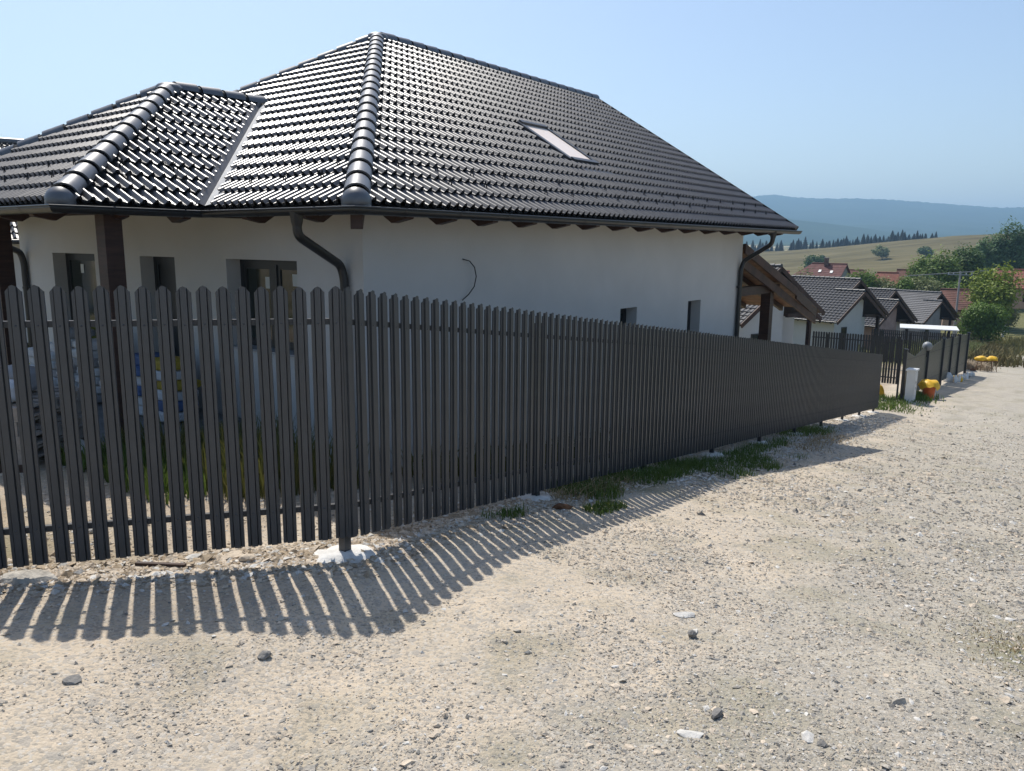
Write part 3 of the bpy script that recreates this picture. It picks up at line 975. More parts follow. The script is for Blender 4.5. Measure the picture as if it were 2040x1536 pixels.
# far gable and rear walls
g0 = hb(WA_END, OV, 0); g1 = hb(WA_END, 2 * HH - OV, 0)
zr = 2.733 + HH * SL - .1
gm_ = (g0 + g1) / 2
allw.poly([(g0[0], g0[1], -3.4), (g1[0], g1[1], -3.4), (g1[0], g1[1], WZ1), (gm_[0], gm_[1], zr), (g0[0], g0[1], WZ1)])
r0_ = hb(OV, WB_END, 0); r1_ = hb(WA_END, WB_END, 0)
allw.poly([(r0_[0], r0_[1], -3.4), (r1_[0], r1_[1], -3.4), (r1_[0], r1_[1], WZ1), (r0_[0], r0_[1], WZ1)])
wall_o = allw.build('wall', M['plaster'], house)
window(pR, HB, HA, opsL[0], 0.24, house, 'window', 2, [(2.95 - OV - .2, 1.75), (2.18 - OV, 1.80)])
window(pR, HB, HA, opsL[1], 0.24, house, 'door', 1, door=True)
window(pR, HB, HA, opsL[2], 0.24, house, 'window', 1, [(7.95 - OV, 1.80)])
window(pR, HA, HB, opsR[0], 0.24, house)
window(pR, HA, HB, opsR[1], 0.24, house)
for a0, a1, zb, zt in (opsL[0],):
    mb = MB(); q = np.array((pR[0], pR[1], zb)) + HB * (a0 - .03) - HA * .04
    mb.box(q, HB * (a1 - a0 + .06), HA * .26, Z * .025); mb.build('window_sill', M['sill'], house)
# plinth below the left wall and concrete step under the porch
mb = MB(); q = np.array((pR[0], pR[1], -0.9)) + HA * .03 - HB * 0.0
mb.box(q, HB * (WB_END - OV), HA * .2, Z * .86); mb.build('plinth', M['plinth'], house)
mb = MB(); mb.box(hb(-1.15, 3.1, -0.55), HA * 1.85, HB * 5.5, Z * .55); mb.build('porch_slab', M['plinth'], house)
# loose cable hanging out of the right wall
pts = [hb(2.40, OV - .01, 2.155), hb(2.48, OV - .06, 2.13), hb(2.56, OV - .075, 2.05), hb(2.595, OV - .075, 1.93), hb(2.56, OV - .07, 1.80), hb(2.47, OV - .05, 1.70), hb(2.37, OV - .03, 1.63)]
mb = MB(); mb.tube(pts, 0.007, 6); mb.build('wall_cable', M['cable'], house)

# rafter tails under the right eave and the left eaves
def rafter(face, a, w=0.11, name='rafter', L0=0.0):
    mb = MB()
    h1, h2 = -0.07, -0.315
    pts = [face.p(a - w / 2, L0 + 0.02, h1), face.p(a - w / 2, L0 + 0.02, h1 - .09), face.p(a - w / 2, L0 + 0.19, h2), face.p(a - w / 2, 1.0, h2), face.p(a - w / 2, 1.0, h1)]
    mb.prism(pts, face.u * w)
    return mb.build(name, M['wood_dark'], house)
for a in (0.84, 1.55, 2.3, 3.12, 3.91, 4.69, 5.56, 6.37, 7.22, 8.10, 9.0, 9.93, 10.86, 11.75, 12.62):
    rafter(f_right, a)
for a in (0.95, 2.0, 9.6): rafter(f_left, a)
for a in (0.72, 1.45): rafter(f_pr, a)
for a in (0.9, 1.8, 2.7, 3.6, 4.5): rafter(f_pl, a)
mb = MB()   # hip rafter tail at the near corner
d = (HA + HB) / math.sqrt(2); sd = np.cross(d, Z)
mb.prism([E0 + d * .04 - sd * .06 + Z * (-.09), E0 + d * .04 - sd * .06 + Z * (-.25), E0 + d * 1.0 - sd * .06 + Z * (.10), E0 + d * 1.0 - sd * .06 + Z * (.35)], sd * .12)
mb.build('rafter', M['wood_dark'], house)

# gutters
def gutter_run(poly, name='gutter', zc=-0.045, r=0.068, off=0.075):
    """poly: list of eave points; outward side to the right of travel = given normals"""
    pts, nrm = poly
    rings = []
    for i in range(len(pts)):
        if i == 0: nn = nrm[0]
        elif i == len(pts) - 1: nn = nrm[-1]
        else: nn = (nrm[i - 1] + nrm[i]) / (1 + nrm[i - 1] @ nrm[i])
        prof = []
        K = 10
        for k in range(K + 1):
            th = math.pi + math.pi * k / K
            prof.append((off + r * math.cos(th), zc + r * math.sin(th)))
        # rolled lip on the outer edge
        cx = off + r + .006
        for th in (-150, -90, -30, 30, 90, 150):
            prof.append((cx + .010 * math.cos(R(th)), zc + .004 + .010 * math.sin(R(th))))
        rings.append([pts[i] + nn * dd + Z * zz for dd, zz in prof])
    n = len(rings[0])
    for i in range(len(pts) - 1):
        mb = MB()
        mb.add(rings[i] + rings[i + 1], [(k, k + 1, n + k + 1, n + k) for k in range(n - 1)], 0, True)
        mb.build(name, M['gutter'], house)
    return rings
gp = ([P0 + HB * PW, P0 + np.zeros(3), V_pt + np.zeros(3), E0 + np.zeros(3), E0 + HA * (LA + .06)], [-HA, -HB, -HA, -HB])
rings = gutter_run(gp)
# stop end on the far right
mb = MB(); mb.poly(rings[-1][:11]); mb.build('gutter_end', M['gutter'], house)
# gutter brackets
def bracket(p, nrm, alongv):
    mb = MB(); K = 8; V = []
    for s_ in (-.012, .012):
        for k in range(K + 1):
            th = math.pi + math.pi * k / K
            V.append(p + nrm * (0.075 + .073 * math.cos(th)) + Z * (-0.045 + .073 * math.sin(th)) + alongv * s_)
    mb.add(V, [(k, k + 1, K + 2 + k, K + 1 + k) for k in range(K)], 0, True)
    mb.box(p + nrm * .135 + Z * -.05 - alongv * .012, alongv * .024, nrm * .02, Z * .022)
    mb.build('gutter_bracket', M['gutter'], house)
for a in np.arange(0.55, LA, 0.86): bracket(E0 + HA * a, -HB, HA)
for b in (0.45, 1.45, 2.3): bracket(E0 + HB * b, -HA, HB)
for a in (0.5, 1.3): bracket(P0 + HA * a, -HB, HA)
for b in (0.6, 1.5, 2.4, 3.3): bracket(P0 + HB * b, -HA, HB)
# downpipes (swan neck from gutter back to the wall)
def smooth_path(pts, k=6):
    out = [np.array(pts[0])]
    for i in range(1, len(pts) - 1):
        p, a, b = np.array(pts[i]), np.array(pts[i - 1]), np.array(pts[i + 1])
        la, lb = np.linalg.norm(a - p), np.linalg.norm(b - p)
        q = min(.10, la * .45, lb * .45)
        p0_, p1_ = p + (a - p) / la * q, p + (b - p) / lb * q
        for j in range(k + 1):
            t_ = j / k
            out.append((1 - t_) ** 2 * p0_ + 2 * t_ * (1 - t_) * p + t_ ** 2 * p1_)
    out.append(np.array(pts[-1]))
    return out
def downpipe(pts, r=0.048, clampz=()):
    mb = MB(); mb.tube(smooth_path(pts), r, 12); 
    p = np.array(pts[0]); mb.tube([p + Z * .06, p - Z * .04, p - Z * .09], [.075, .062, .050], 12)
    o = mb.build('downpipe', M['gutter'], house)
    for z in clampz:
        q = np.array(pts[-1]); m2 = MB(); m2.tube([(q[0], q[1], z - .02), (q[0], q[1], z + .02)], r + .009, 12)
        m2.build('pipe_clamp', M['gutter'], o)
downpipe([hb(-.075, .83, 2.60), hb(-.075, .83, 2.42), hb(.62, .985, 2.10), hb(.655, .97, 1.95), hb(.655, .97, -.2)], .05, (1.2,))
downpipe([hb(11.55, -.075, 2.60), hb(11.56, -.06, 2.40), hb(11.80, .62, 2.03), hb(11.72, .655, 1.85), hb(11.68, .655, -2.4)], .05, (1.45, 0.0))
downpipe([hb(-.3, 8.9, 2.55), hb(-.25, 9.0, 2.42), hb(.62, 9.62, 2.13), hb(.655, 9.6, 1.95), hb(.655, 9.6, -.3)], .055, (1.5,))

# porch posts and beam
def porch_post(a, b, w=0.20):
    mb = MB(); p = hb(a, b, -0.02)
    mb.box(p - HA * w / 2 - HB * w / 2, HA * w, HB * w, Z * 2.66); mb.build('porch_post', M['wood_dark'], house)
porch_post(-.98, 2.97)
porch_post(-.98, 6.0)
porch_post(-.98, 8.1)
mb = MB(); mb.box(hb(-1.07, 2.87, 2.64), HB * 5.4, HA * .18, Z * .2)
mb.build('porch_beam', M['wood_dark'], house)
mb = MB(); mb.box(hb(-.89, 2.88, 2.641), HA * 1.6, HB * .18, Z * .198)
mb.build('porch_beam', M['wood_dark'], house)

# ---- timber lean-to terrace at the far gable
LT0 = 11.95
lean = thing('timber_terrace', 'dark timber terrace roof with brown planked soffit behind the white house', 'terrace', hb(LT0 + 2, 3, -2.6))
def lt(a, b, dz=0.0):
    return hb(a, b, 2.36 - 0.295 * (a - LT0) + dz)
mb = MB(); mb.prism([lt(LT0, .70, -.02), lt(LT0 + 5.8, .95, -.02), lt(LT0 + 5.8, 7, -.02), lt(LT0, 7, -.02)], Z * .05, 0)
mb.build('roof', M['tile'], lean)
for i in range(16):
    a = LT0 + .05 + i * .355
    mb = MB(); mb.prism([lt(a, .72, -.055), lt(a + .335, .72, -.055), lt(a + .335, 7, -.055), lt(a, 7, -.055)], Z * .03)
    mb.build('soffit_plank', M['wood_soffit'], lean)
for (a0, a1, b, dz, h) in ((LT0, LT0 + 3.82, .66, -.17, .21), (LT0, LT0 + 5.9, .74, -.45, .20)):
    mb = MB(); mb.prism([lt(a0, b, dz), lt(a1, b, dz), lt(a1, b, dz + h), lt(a0, b, dz + h)], HB * .05)
    mb.build('barge_board', M['wood_board'], lean)
mb = MB(); mb.prism([lt(LT0 + 3.8, .66, .02), lt(LT0 + 5.9, .74, .02), lt(LT0 + 5.9, .74, -.25), lt(LT0 + 3.8, .66, -.25)], HB * .05); mb.build('barge_board', M['wood_dark'], lean)
for b in (1.6, 2.7, 3.8, 5.0):
    mb = MB(); mb.prism([lt(LT0, b, -.06), lt(LT0 + 5.6, b, -.06), lt(LT0 + 5.6, b, -.2), lt(LT0, b, -.2)], HB * .1); mb.build('rafter', M['wood_dark'], lean)
mb = MB(); mb.box(hb(LT0, .86, 1.20), HA * 3.0, HB * .2, Z * .2); mb.build('beam', M['wood_dark'], lean)
for b in (.84, 4.5):
    mb = MB(); mb.box(hb(14.25, b, -3.4), HA * .24, HB * .24, Z * 4.75); mb.build('post', M['wood_dark'], lean)
# ================================================================== PICKET FENCES
PH = 1.90                     # picket height
KC = 1.2667
FC = np.array((-0.962 * KC, 4.467 * KC, EYE - 0.246 * KC))      # top of the corner, world
FE = np.array((10.243 * KC, 21.482 * KC, EYE - 2.926 * KC))     # top of the far end
FL = np.array((-2.5 * KC, 3.997 * KC, EYE - 0.229 * KC))        # a point of the short run

def picket_mesh(name, w=0.099, h=PH, dep=0.014, shoulder=0.045):
    # local: x across, y outward (towards the road), z up from the tip downwards
    pr = [(-.5, -.8), (-.47, 0.0), (-.27, 0.05), (-.245, -.75), (-.20, 1.0), (0.0, 1.0), (.20, 1.0), (.245, -.75), (.27, 0.05), (.47, 0.0), (.5, -.8)]
    top = [1.0, .93, .42, .36, .22, 0.0, .22, .36, .42, .93, 1.0]
    mb = MB()
    for i in range(len(pr) - 1):
        (x0, y0), (x1, y1) = pr[i], pr[i + 1]
        mb.poly([(x0 * w, y0 * dep, -h), (x1 * w, y1 * dep, -h), (x1 * w, y1 * dep, -top[i + 1] * shoulder), (x0 * w, y0 * dep, -top[i] * shoulder)])
    for z in (-.265, -h + .255):      # screw heads on the raised rib
        r = .009
        mb.add([(-r, dep, z), (0, dep, z - r), (r, dep, z), (0, dep, z + r), (0, dep + .006, z)], [(0, 1, 4), (1, 2, 4), (2, 3, 4), (3, 0, 4)])
    return mb.mesh(name, M['picket'])
picket_me = picket_mesh('picket')

def fence_run(fence, p, q, n0, n1, pitch, out, me, off=0.0, start=0.0, jit=0.004):
    """pickets hung from the line p->q (top line)"""
    d = q - p; d2 = np.array((d[0], d[1], 0)); Lh = np.linalg.norm(d2)
    u = d2 / Lh; sl = d[2] / Lh
    for i in range(n0, n1):
        a = start + i * pitch
        o = p + u * a + Z * (sl * a) + out * off
        ang = random.gauss(0, .006); tilt = random.gauss(0, .0025)
        ux = u + Z * tilt
        m = Matrix.Identity(4)
        oo = out + u * ang
        for k in range(3):
            m[k][0] = ux[k]; m[k][1] = oo[k]; m[k][2] = Z[k] - u[k] * tilt; m[k][3] = o[k] + (Z[k] * random.uniform(-jit, jit))
        link_mesh('picket', me, fence, m)

uR = (FE - FC); uRh = np.array((uR[0], uR[1], 0)); LR = np.linalg.norm(uRh); uRh /= LR; slR = uR[2] / LR
outR = np.array((uRh[1], -uRh[0], 0))
uL = (FL - FC); uLh = np.array((uL[0], uL[1], 0)); uLh /= np.linalg.norm(uLh); slL = uL[2] / np.linalg.norm((FL - FC)[:2])
outL = np.array((-uLh[1], uLh[0], 0))
if outL[1] > 0: outL = -outL
PITCH_ = 0.1267

fence_l = thing('picket_fence', 'long dark grey metal picket fence running downhill along the gravel road', 'fence', (FC[0], FC[1], -0.1))
fence_run(fence_l, FC, FE, 0, 204, PITCH_, outR, picket_me, 0.0, 0.035)
fence_s = thing('picket_fence', 'short dark grey metal picket fence facing the viewer at the left', 'fence', (FC[0] - 1.2, FC[1] - .4, -0.1))
fence_run(fence_s, FC, FC + uLh * 3 + Z * slL * 3, 0, 30, PITCH_, outL, picket_me, 0.0, 0.055)

def rails(fence, p, u, sl, L0, L1, out, seg=2.83, hs=(-.255, -1.655)):
    a = L0
    while a < L1 - .01:
        b = min(a + seg, L1)
        for h in hs:
            mb = MB()
            q0 = p + u * a + Z * (sl * a + h) - out * .034
            q1 = p + u * b + Z * (sl * b + h) - out * .034
            mb.beam(q0, q1, .036, .042)
            mb.build('rail', M['rail'], fence)
        a = b
rails(fence_l, FC, uRh, slR, 0.02, LR, outR)
rails(fence_s, FC, uLh, slL, 0.05, 3.75, outL)

def footing(fence, x, y, r=0.17):
    mb = MB(); n = 18
    zg = g(x, y)
    ring0 = []; ring1 = []; 
    for i in range(n):
        th = 2 * math.pi * i / n
        rr = r * (1 + .35 * (random.random() - .4)) * (1.35 if abs(math.cos(th)) > .5 else .95)
        px, py = x + rr * math.cos(th), y + rr * math.sin(th)
        ring0.append((px, py, g(px, py) - .03))
        ring1.append((x + rr * .72 * math.cos(th), y + rr * .72 * math.sin(th), max(zg, g(px, py)) + .028 + random.uniform(-.008, .012)))
    c = (x, y, zg + .045)
    V = ring0 + ring1 + [c]
    F = [(i, (i + 1) % n, n + (i + 1) % n, n + i) for i in range(n)] + [(n + i, n + (i + 1) % n, 2 * n) for i in range(n)]
    mb.add(V, F, 0, True)
    mb.build('footing', M['concrete_white'], fence)
def fence_post(fence, p, top, name='post', w=.066):
    mb = MB(); zg = g(p[0], p[1])
    mb.cbox((p[0], p[1], (top + zg - .3) / 2), (w, w, top - zg + .3), math.atan2(uRh[1], uRh[0]))
    mb.build(name, M['post'], fence)
for i in range(10):
    a = min(2.83 * i, LR - .05)
    p = FC + uRh * a + Z * slR * a - outR * .088
    if i == 0: p = FC - outR * .06 - outL * .02
    fence_post(fence_l, p, p[2] - .12)
    footing(fence_l, p[0], p[1], 0.17 if i else .19)
p = FC + uLh * 2.83 - outL * .088
fence_post(fence_s, p, p[2] - .12); footing(fence_s, p[0], p[1])

# ================================================================== STONES, GRAVEL, GRASS
def ico_template():
    ph = (1 + 5 ** .5) / 2
    V = np.array([(-1, ph, 0), (1, ph, 0), (-1, -ph, 0), (1, -ph, 0), (0, -1, ph), (0, 1, ph), (0, -1, -ph), (0, 1, -ph), (ph, 0, -1), (ph, 0, 1), (-ph, 0, -1), (-ph, 0, 1)], float)
    V /= np.linalg.norm(V[0])
    F = np.array([(0, 11, 5), (0, 5, 1), (0, 1, 7), (0, 7, 10), (0, 10, 11), (1, 5, 9), (5, 11, 4), (11, 10, 2), (10, 7, 6), (7, 1, 8), (3, 9, 4), (3, 4, 2), (3, 2, 6), (3, 6, 8), (3, 8, 9), (4, 9, 5), (2, 4, 11), (6, 2, 10), (8, 6, 7), (9, 8, 1)])
    return V, F
ICO_V, ICO_F = ico_template()
OCT_V = np.array([(1, 0, 0), (-1, 0, 0), (0, 1, 0), (0, -1, 0), (0, 0, 1), (0, 0, -1)], float)
OCT_F = np.array([(0, 2, 4), (2, 1, 4), (1, 3, 4), (3, 0, 4), (2, 0, 5), (1, 2, 5), (3, 1, 5), (0, 3, 5)])

def scatter_stones(name, x, y, size, mats, mi, flat=0.55, T=(OCT_V, OCT_F), sink=0.25, parent=None):
    n = len(x)
    tv, tf = T
    k = len(tv)
    sc = size[:, None, None] * (1 + 0.35 * RNG.normal(size=(n, k, 1)).clip(-1.2, 1.2))
    V = tv[None] * sc
    V[:, :, 0] *= RNG.uniform(.8, 1.5, (n, 1)); V[:, :, 1] *= RNG.uniform(.6, 1.1, (n, 1)); V[:, :, 2] *= flat * RNG.uniform(.55, 1.35, (n, 1))
    a = RNG.uniform(0, 2 * np.pi, n); ca, sa = np.cos(a)[:, None], np.sin(a)[:, None]
    b = RNG.normal(0, .25, n); cb, sb = np.cos(b)[:, None], np.sin(b)[:, None]
    X = V[:, :, 0] * cb - V[:, :, 2] * sb; Zz = V[:, :, 0] * sb + V[:, :, 2] * cb; Yy = V[:, :, 1]
    X2 = X * ca - Yy * sa; Y2 = X * sa + Yy * ca
    z0 = G(x, y)
    W = np.stack([X2 + x[:, None], Y2 + y[:, None], Zz + z0[:, None] + (size * flat * (1 - 2 * sink) * .6)[:, None]], -1).reshape(-1, 3)
    F = (tf[None] + (np.arange(n) * k)[:, None, None]).reshape(-1, 3)
    MI = np.repeat(mi, len(tf))
    o = np_obj(name, W, F, mats, parent, False, mi=MI)
    tag(o, kind='stuff')
    return o

STONE_MATS = [M['rock_grey'], M['rock_tan'], M['rock_white'], M['rock_dark']]
def polar_pts(n, r0, r1, a0=-52, a1=60):
    r = r0 * (r1 / r0) ** RNG.random(n)
    a = np.radians(RNG.uniform(a0, a1, n))
    return r * np.sin(a), r * np.cos(a), r
# fine grit everywhere on the road; denser and greyer to the right
x, y, r = polar_pts(365000, 2.2, 34)
s_, t_ = st_of(x, y)
dens = 0.30 + 0.55 * np.clip((t_ - 1.0) / 2.5, 0, 1) + 1.1 * np.clip(vnoise(x, y, .8, 61) + vnoise(x, y, 2.3, 62), -.3, .6)
dens = np.where((t_ > -0.9) & (t_ < .5) & (s_ > -2), dens + .25, dens)
dens = np.where(t_ < -2.2, .15, dens)
keep = RNG.random(len(x)) < dens
x, y, r, t_ = x[keep], y[keep], r[keep], t_[keep]
size = np.clip(RNG.lognormal(math.log(.0066), .45, len(x)), .003, .026) * np.clip(r / 5.0, .8, 2.2)
tanp = np.clip(.62 - .14 * (t_ - .5), .22, .75)
u_ = RNG.random(len(x))
mi = np.where(u_ < tanp, 1, np.where(u_ < tanp + (1 - tanp) * .82, 0, np.where(u_ < tanp + (1 - tanp) * .95, 2, 3)))
scatter_stones('gravel', x, y, size, STONE_MATS, mi)
# coarser loose stones
x, y, r = polar_pts(7000, 2.3, 30)
s_, t_ = st_of(x, y)
keep = RNG.random(len(x)) < np.clip(.25 + .5 * np.clip((t_ - .8) / 2, 0, 1) + .8 * vnoise(x, y, .8, 63), .05, 1)
keep &= t_ > -2
x, y, r = x[keep], y[keep], r[keep]
size = np.clip(RNG.lognormal(math.log(.0135), .38, len(x)), .008, .036)
mi = RNG.choice([0, 0, 0, 0, 1, 1, 1, 1, 1, 2, 3], len(x))
scatter_stones('gravel', x, y, size, STONE_MATS, mi, flat=.42, sink=.4, T=(ICO_V, ICO_F))
# chips heaped along the fence line, reddish brown broken stone
n = 26000
sa = RNG.uniform(0.0, 6.0, n); ta = RNG.normal(-.02, .22, n)
x, y = xy_of(sa, ta)
nl = n // 2
ql = RNG.uniform(-.2, 3.6, nl); wl_n = RNG.normal(-.04, .17, nl)
x[:nl] = FC[0] + uLh[0] * ql + outL[0] * wl_n; y[:nl] = FC[1] + uLh[1] * ql + outL[1] * wl_n
size = np.clip(RNG.lognormal(math.log(.013), .5, n), .006, .05)
M['rock_brown'] = mat('brown_broken_stone', (0.34, 0.27, 0.19), 0.9, 0.2, var=0.4, vscale=14, bump=0.5, bscale=40)
mi = RNG.choice([0, 0, 0, 1, 1, 1, 2], n)
scatter_stones('broken_stone', x, y, size, [M['rock_brown'], M['rock_tan'], M['rock_white']], mi, flat=.42)
# chips in the verge further down
n = 16000
sa = RNG.uniform(5, 24, n); ta = RNG.normal(.45, .42, n)
x, y = xy_of(sa, ta)
size = np.clip(RNG.lognormal(math.log(.017), .45, n), .008, .05)
scatter_stones('broken_stone', x, y, size, [M['rock_grey'], M['rock_tan'], M['rock_white']], RNG.choice([0, 0, 1, 2], n), flat=.5)

def rock(x, y, dims, matl, label, cat='stone', rz=0.0, seed=1, sink=.3, name='stone'):
    rs = np.random.default_rng(seed)
    bm = bmesh.new()
    bmesh.ops.create_icosphere(bm, subdivisions=2, radius=1)
    V = np.array([v.co[:] for v in bm.verts])
    F = [tuple(v.index for v in f.verts) for f in bm.faces]
    bm.free()
    for _ in range(11):      # chop facets
        nrm = rs.normal(size=3); nrm /= np.linalg.norm(nrm)
        c = rs.uniform(.42, .8)
        dd = V @ nrm
        V = V - np.clip(dd - c, 0, None)[:, None] * nrm
    V *= np.array(dims) / 2 * 1.4
    ca, sa = math.cos(rz), math.sin(rz)
    V = np.stack([V[:, 0] * ca - V[:, 1] * sa + x, V[:, 0] * sa + V[:, 1] * ca + y, V[:, 2] + g(x, y) + dims[2] * (.5 - sink)], 1)
    mb = MB(); mb.add(V, F)
    return tag(mb.build(name, matl), label, cat)
rock(-3.28, 5.06, (.32, .18, .10), M['rock_grey'], 'flat grey boulder lying at the far left edge of the fence shadow', rz=.1, seed=3)
rock(-2.10, 5.62, (.17, .12, .05), M['rock_tan'], 'flat tan stone slab lying below the short fence', rz=.2, seed=4)
rock(-1.98, 5.55, (.12, .10, .06), M['rock_tan'], 'rounded tan stone beside the flat slab below the short fence', rz=.5, seed=5)
rock(-2.38, 5.56, (.11, .07, .045), M['rock_white'], 'pale flat stone between the stick and the tan slab', rz=.3, seed=6)
rock(-1.38, 4.05, (.07, .055, .045), M['rock_dark'], 'dark angular stone on the road below the fence shadow', rz=.9, seed=7)
rock(1.17, 4.67, (.055, .05, .06), M['rock_dark'], 'small upright brown stone in the middle of the road', rz=.2, seed=8)
rock(1.19, 5.00, (.13, .07, .025), M['rock_white'], 'flat whitish stone set into the road surface', rz=.15, seed=9, sink=.35)
rock(1.08, 3.70, (.07, .055, .045), M['rock_dark'], 'dark grey stone standing at lower centre of the road', rz=1.2, seed=10)
rock(.90, 3.52, (.13, .07, .025), M['rock_white'], 'long pale flat stone at the bottom of the road', rz=-.2, seed=11)
rock(-3.35, 5.93, (.14, .12, .07), M['rock_white'], 'white stone under the leftmost pickets', rz=.1, seed=12)
rock(.52, 7.60, (.20, .12, .10), M['rust'], 'brown clod of earth beside the second post footing', 'clod', rz=.4, seed=13, name='clod')
rock(-2.2, 3.62, (.08, .06, .04), M['rock_dark'], 'dark flat stone at the left edge of the road', rz=.7, seed=14)
rock(2.1, 3.85, (.08, .06, .04), M['rock_grey'], 'grey stone among the coarse gravel at lower right', rz=.7, seed=15)
mb = MB(); mb.beam((-2.74, 5.40, g(-2.74, 5.40) + .02), (-2.36, 5.36, g(-2.36, 5.36) + .025), .03, .02)
tag(mb.build('stick', M['wood_dark']), 'thin dark wooden lath lying on the stones below the fence', 'stick')

def blades(name, x, y, h, w, matl, lean=.5, label=None, base_fn=G, zoff=0.0, seg=2):
    n = len(x)
    z = base_fn(x, y) + zoff
    a = RNG.uniform(0, 2 * np.pi, n); ln = RNG.uniform(.1, 1, n) * lean * h
    b = a + RNG.normal(0, .6, n)
    dx, dy = np.cos(a) * w / 2, np.sin(a) * w / 2
    lx, ly = np.cos(b + 1.57) * ln, np.sin(b + 1.57) * ln
    V = np.stack([np.stack([x - dx, y - dy, z - .01], 1), np.stack([x + dx, y + dy, z - .01], 1),
                  np.stack([x + lx * .35 + dx * .8, y + ly * .35 + dy * .8, z + h * .6], 1), np.stack([x + lx * .35 - dx * .8, y + ly * .35 - dy * .8, z + h * .6], 1),
                  np.stack([x + lx, y + ly, z + h], 1), np.stack([x + lx + dx * .1, y + ly + dy * .1, z + h * .995], 1)], 1).reshape(-1, 3)
    i = np.arange(n)[:, None] * 6
    F = np.concatenate([i + np.array([[0, 1, 2, 3]]), i + np.array([[3, 2, 5, 4]])], 0)
    o = np_obj(name, V, F, matl)
    tag(o, kind='stuff')
    return o
# green grass along the verge
def patch(n, s0, s1, t0, t1, seed):
    sa = RNG.uniform(s0, s1, n); ta = RNG.uniform(t0, t1, n)
    k = vnoise(sa, ta, 1.6, seed) + vnoise(sa, ta, 4, seed + 1) * .6 - np.abs((ta - (t0 + t1) / 2) / (t1 - t0)) * .9 - np.abs((sa - (s0 + s1) / 2) / (s1 - s0)) * .5
    kk = k > -.38 + .34 * (RNG.random(n) ** 2) * np.sign(RNG.random(n) - .5)
    return xy_of(sa[kk], ta[kk])
for (n, s0, s1, t0, t1, hh) in ((5200, 3.2, 7.6, -.30, .55, .13), (4600, 6.4, 10.2, .05, 1.15, .11), (900, 1.6, 2.6, .0, .35, .08), (500, 2.7, 3.4, .55, .8, .07), (1500, 9.2, 12.5, -.1, .5, .11), (2500, 13, 17, -.6, .6, .13)):
    x, y = patch(n, s0, s1, t0, t1, int(s0 * 10))
    blades('grass', x, y, RNG.uniform(.4, 1.2, len(x)) * hh, .010, M['grass'], .9)
# dry stalks raked against the fence near the second post
sa = RNG.uniform(2.9, 4.6, 420); ta = RNG.normal(.16, .12, 420)
x, y = xy_of(sa, ta)
blades('dry_stalks', x, y, RNG.uniform(.03, .14, 420), .009, M['hay'], 3.0)
sa = RNG.uniform(11, 15, 500); ta = RNG.normal(.75, .2, 500)
x, y = xy_of(sa, ta)
blades('dry_stalks', x, y, RNG.uniform(.03, .12, 500), .012, M['hay'], 3.0)
# weeds on the lot behind the short fence
def hxy(a, b):
    p = E0[:2][None] + np.outer(a, HA[:2]) + np.outer(b, HB[:2]); return p[:, 0], p[:, 1]
n = 2600
a = RNG.uniform(-1.35, .3, n); b = RNG.uniform(.2, 2.6, n)
x, y = hxy(a, b)
blades('weeds', x, y, RNG.uniform(.10, .55, n) * np.clip(.5 + 1.2 * (vnoise(x, y, 1.2, 71) + .3), .25, 1.2), .016, M['weed'], .5)
n = 1800
a = RNG.uniform(-1.9, -1.0, n); b = RNG.uniform(.6, 2.6, n)
x, y = hxy(a, b)
blades('weeds', x, y, RNG.uniform(.06, .30, n), .018, M['grass'], .5)
n = 2600
a = RNG.uniform(.9, 9, n); b = RNG.uniform(-.15, .6, n)
x, y = hxy(a, b)
blades('weeds', x, y, RNG.uniform(.10, .45, n), .016, M['weed'], .5)
n = 2500
a = RNG.uniform(-1.6, 1.0, n); b = RNG.uniform(10.5, 14, n)
x, y = hxy(a, b)
blades('weeds', x, y, RNG.uniform(.2, .8, n), .03, M['leaf_light'], .5)
# dry tuft at the right edge of the road
n = 1500
x = 3.62 + RNG.normal(0, .30, n); y = 4.75 + RNG.normal(0, .33, n)
blades('grass', x, y, RNG.uniform(.005, .028, n), .006, M['hay'], 1.2)

# ================================================================== BUILDING MATERIALS BEHIND THE SHORT FENCE
def pallet(a, b, z, label, rz=0.0, w=1.2, d=.8, planks=7):
    p = hb(a, b, z)
    t = thing('pallet', label, 'pallet', p)
    ang = math.atan2(HB[1], HB[0]) + rz
    ux = np.array((math.cos(ang), math.sin(ang), 0)); uy = np.array((-ux[1], ux[0], 0))
    for i in range(planks):
        mb = MB(); q = p + uy * (i * (d - .1) / (planks - 1)) + Z * .12
        mb.box(q, ux * w, uy * .095, Z * .022); mb.build('plank', M['timber_raw'], t)
    for i in range(3):
        mb = MB(); q = p + ux * (i * (w - .1) / 2)
        mb.box(q, ux * .1, uy * d, Z * .10); mb.build('bearer', M['timber_raw'], t)
    return t
def pallet(x, y, z, label, jog=0.0):
    """long side runs away from the road, deck boards across it"""
    t = thing('pallet', label, 'pallet', (x, y, z))
    x = x + jog
    for i in range(7):
        mb = MB(); mb.box((x - .8, y + i * 1.1 / 6, z + .120), (.8, 0, 0), (0, .098, 0), Z * .022); mb.build('plank', M['timber_raw'], t)
    for i in range(3):
        mb = MB(); mb.box((x - .8 + i * .35, y, z + .098), (.1, 0, 0), (0, 1.2, 0), Z * .022); mb.build('stringer', M['timber_raw'], t)
        mb = MB(); mb.box((x - .8 + i * .35, y, z), (.1, 0, 0), (0, 1.2, 0), Z * .022); mb.build('bearer', M['timber_raw'], t)
        for q in (0, .53, 1.06):
            mb = MB(); mb.box((x - .8 + i * .35, y + q, z + .022), (.1, 0, 0), (0, .14, 0), Z * .076); mb.build('block', M['timber_raw'], t)
    return t
zl = g(-5.2, 8.2)
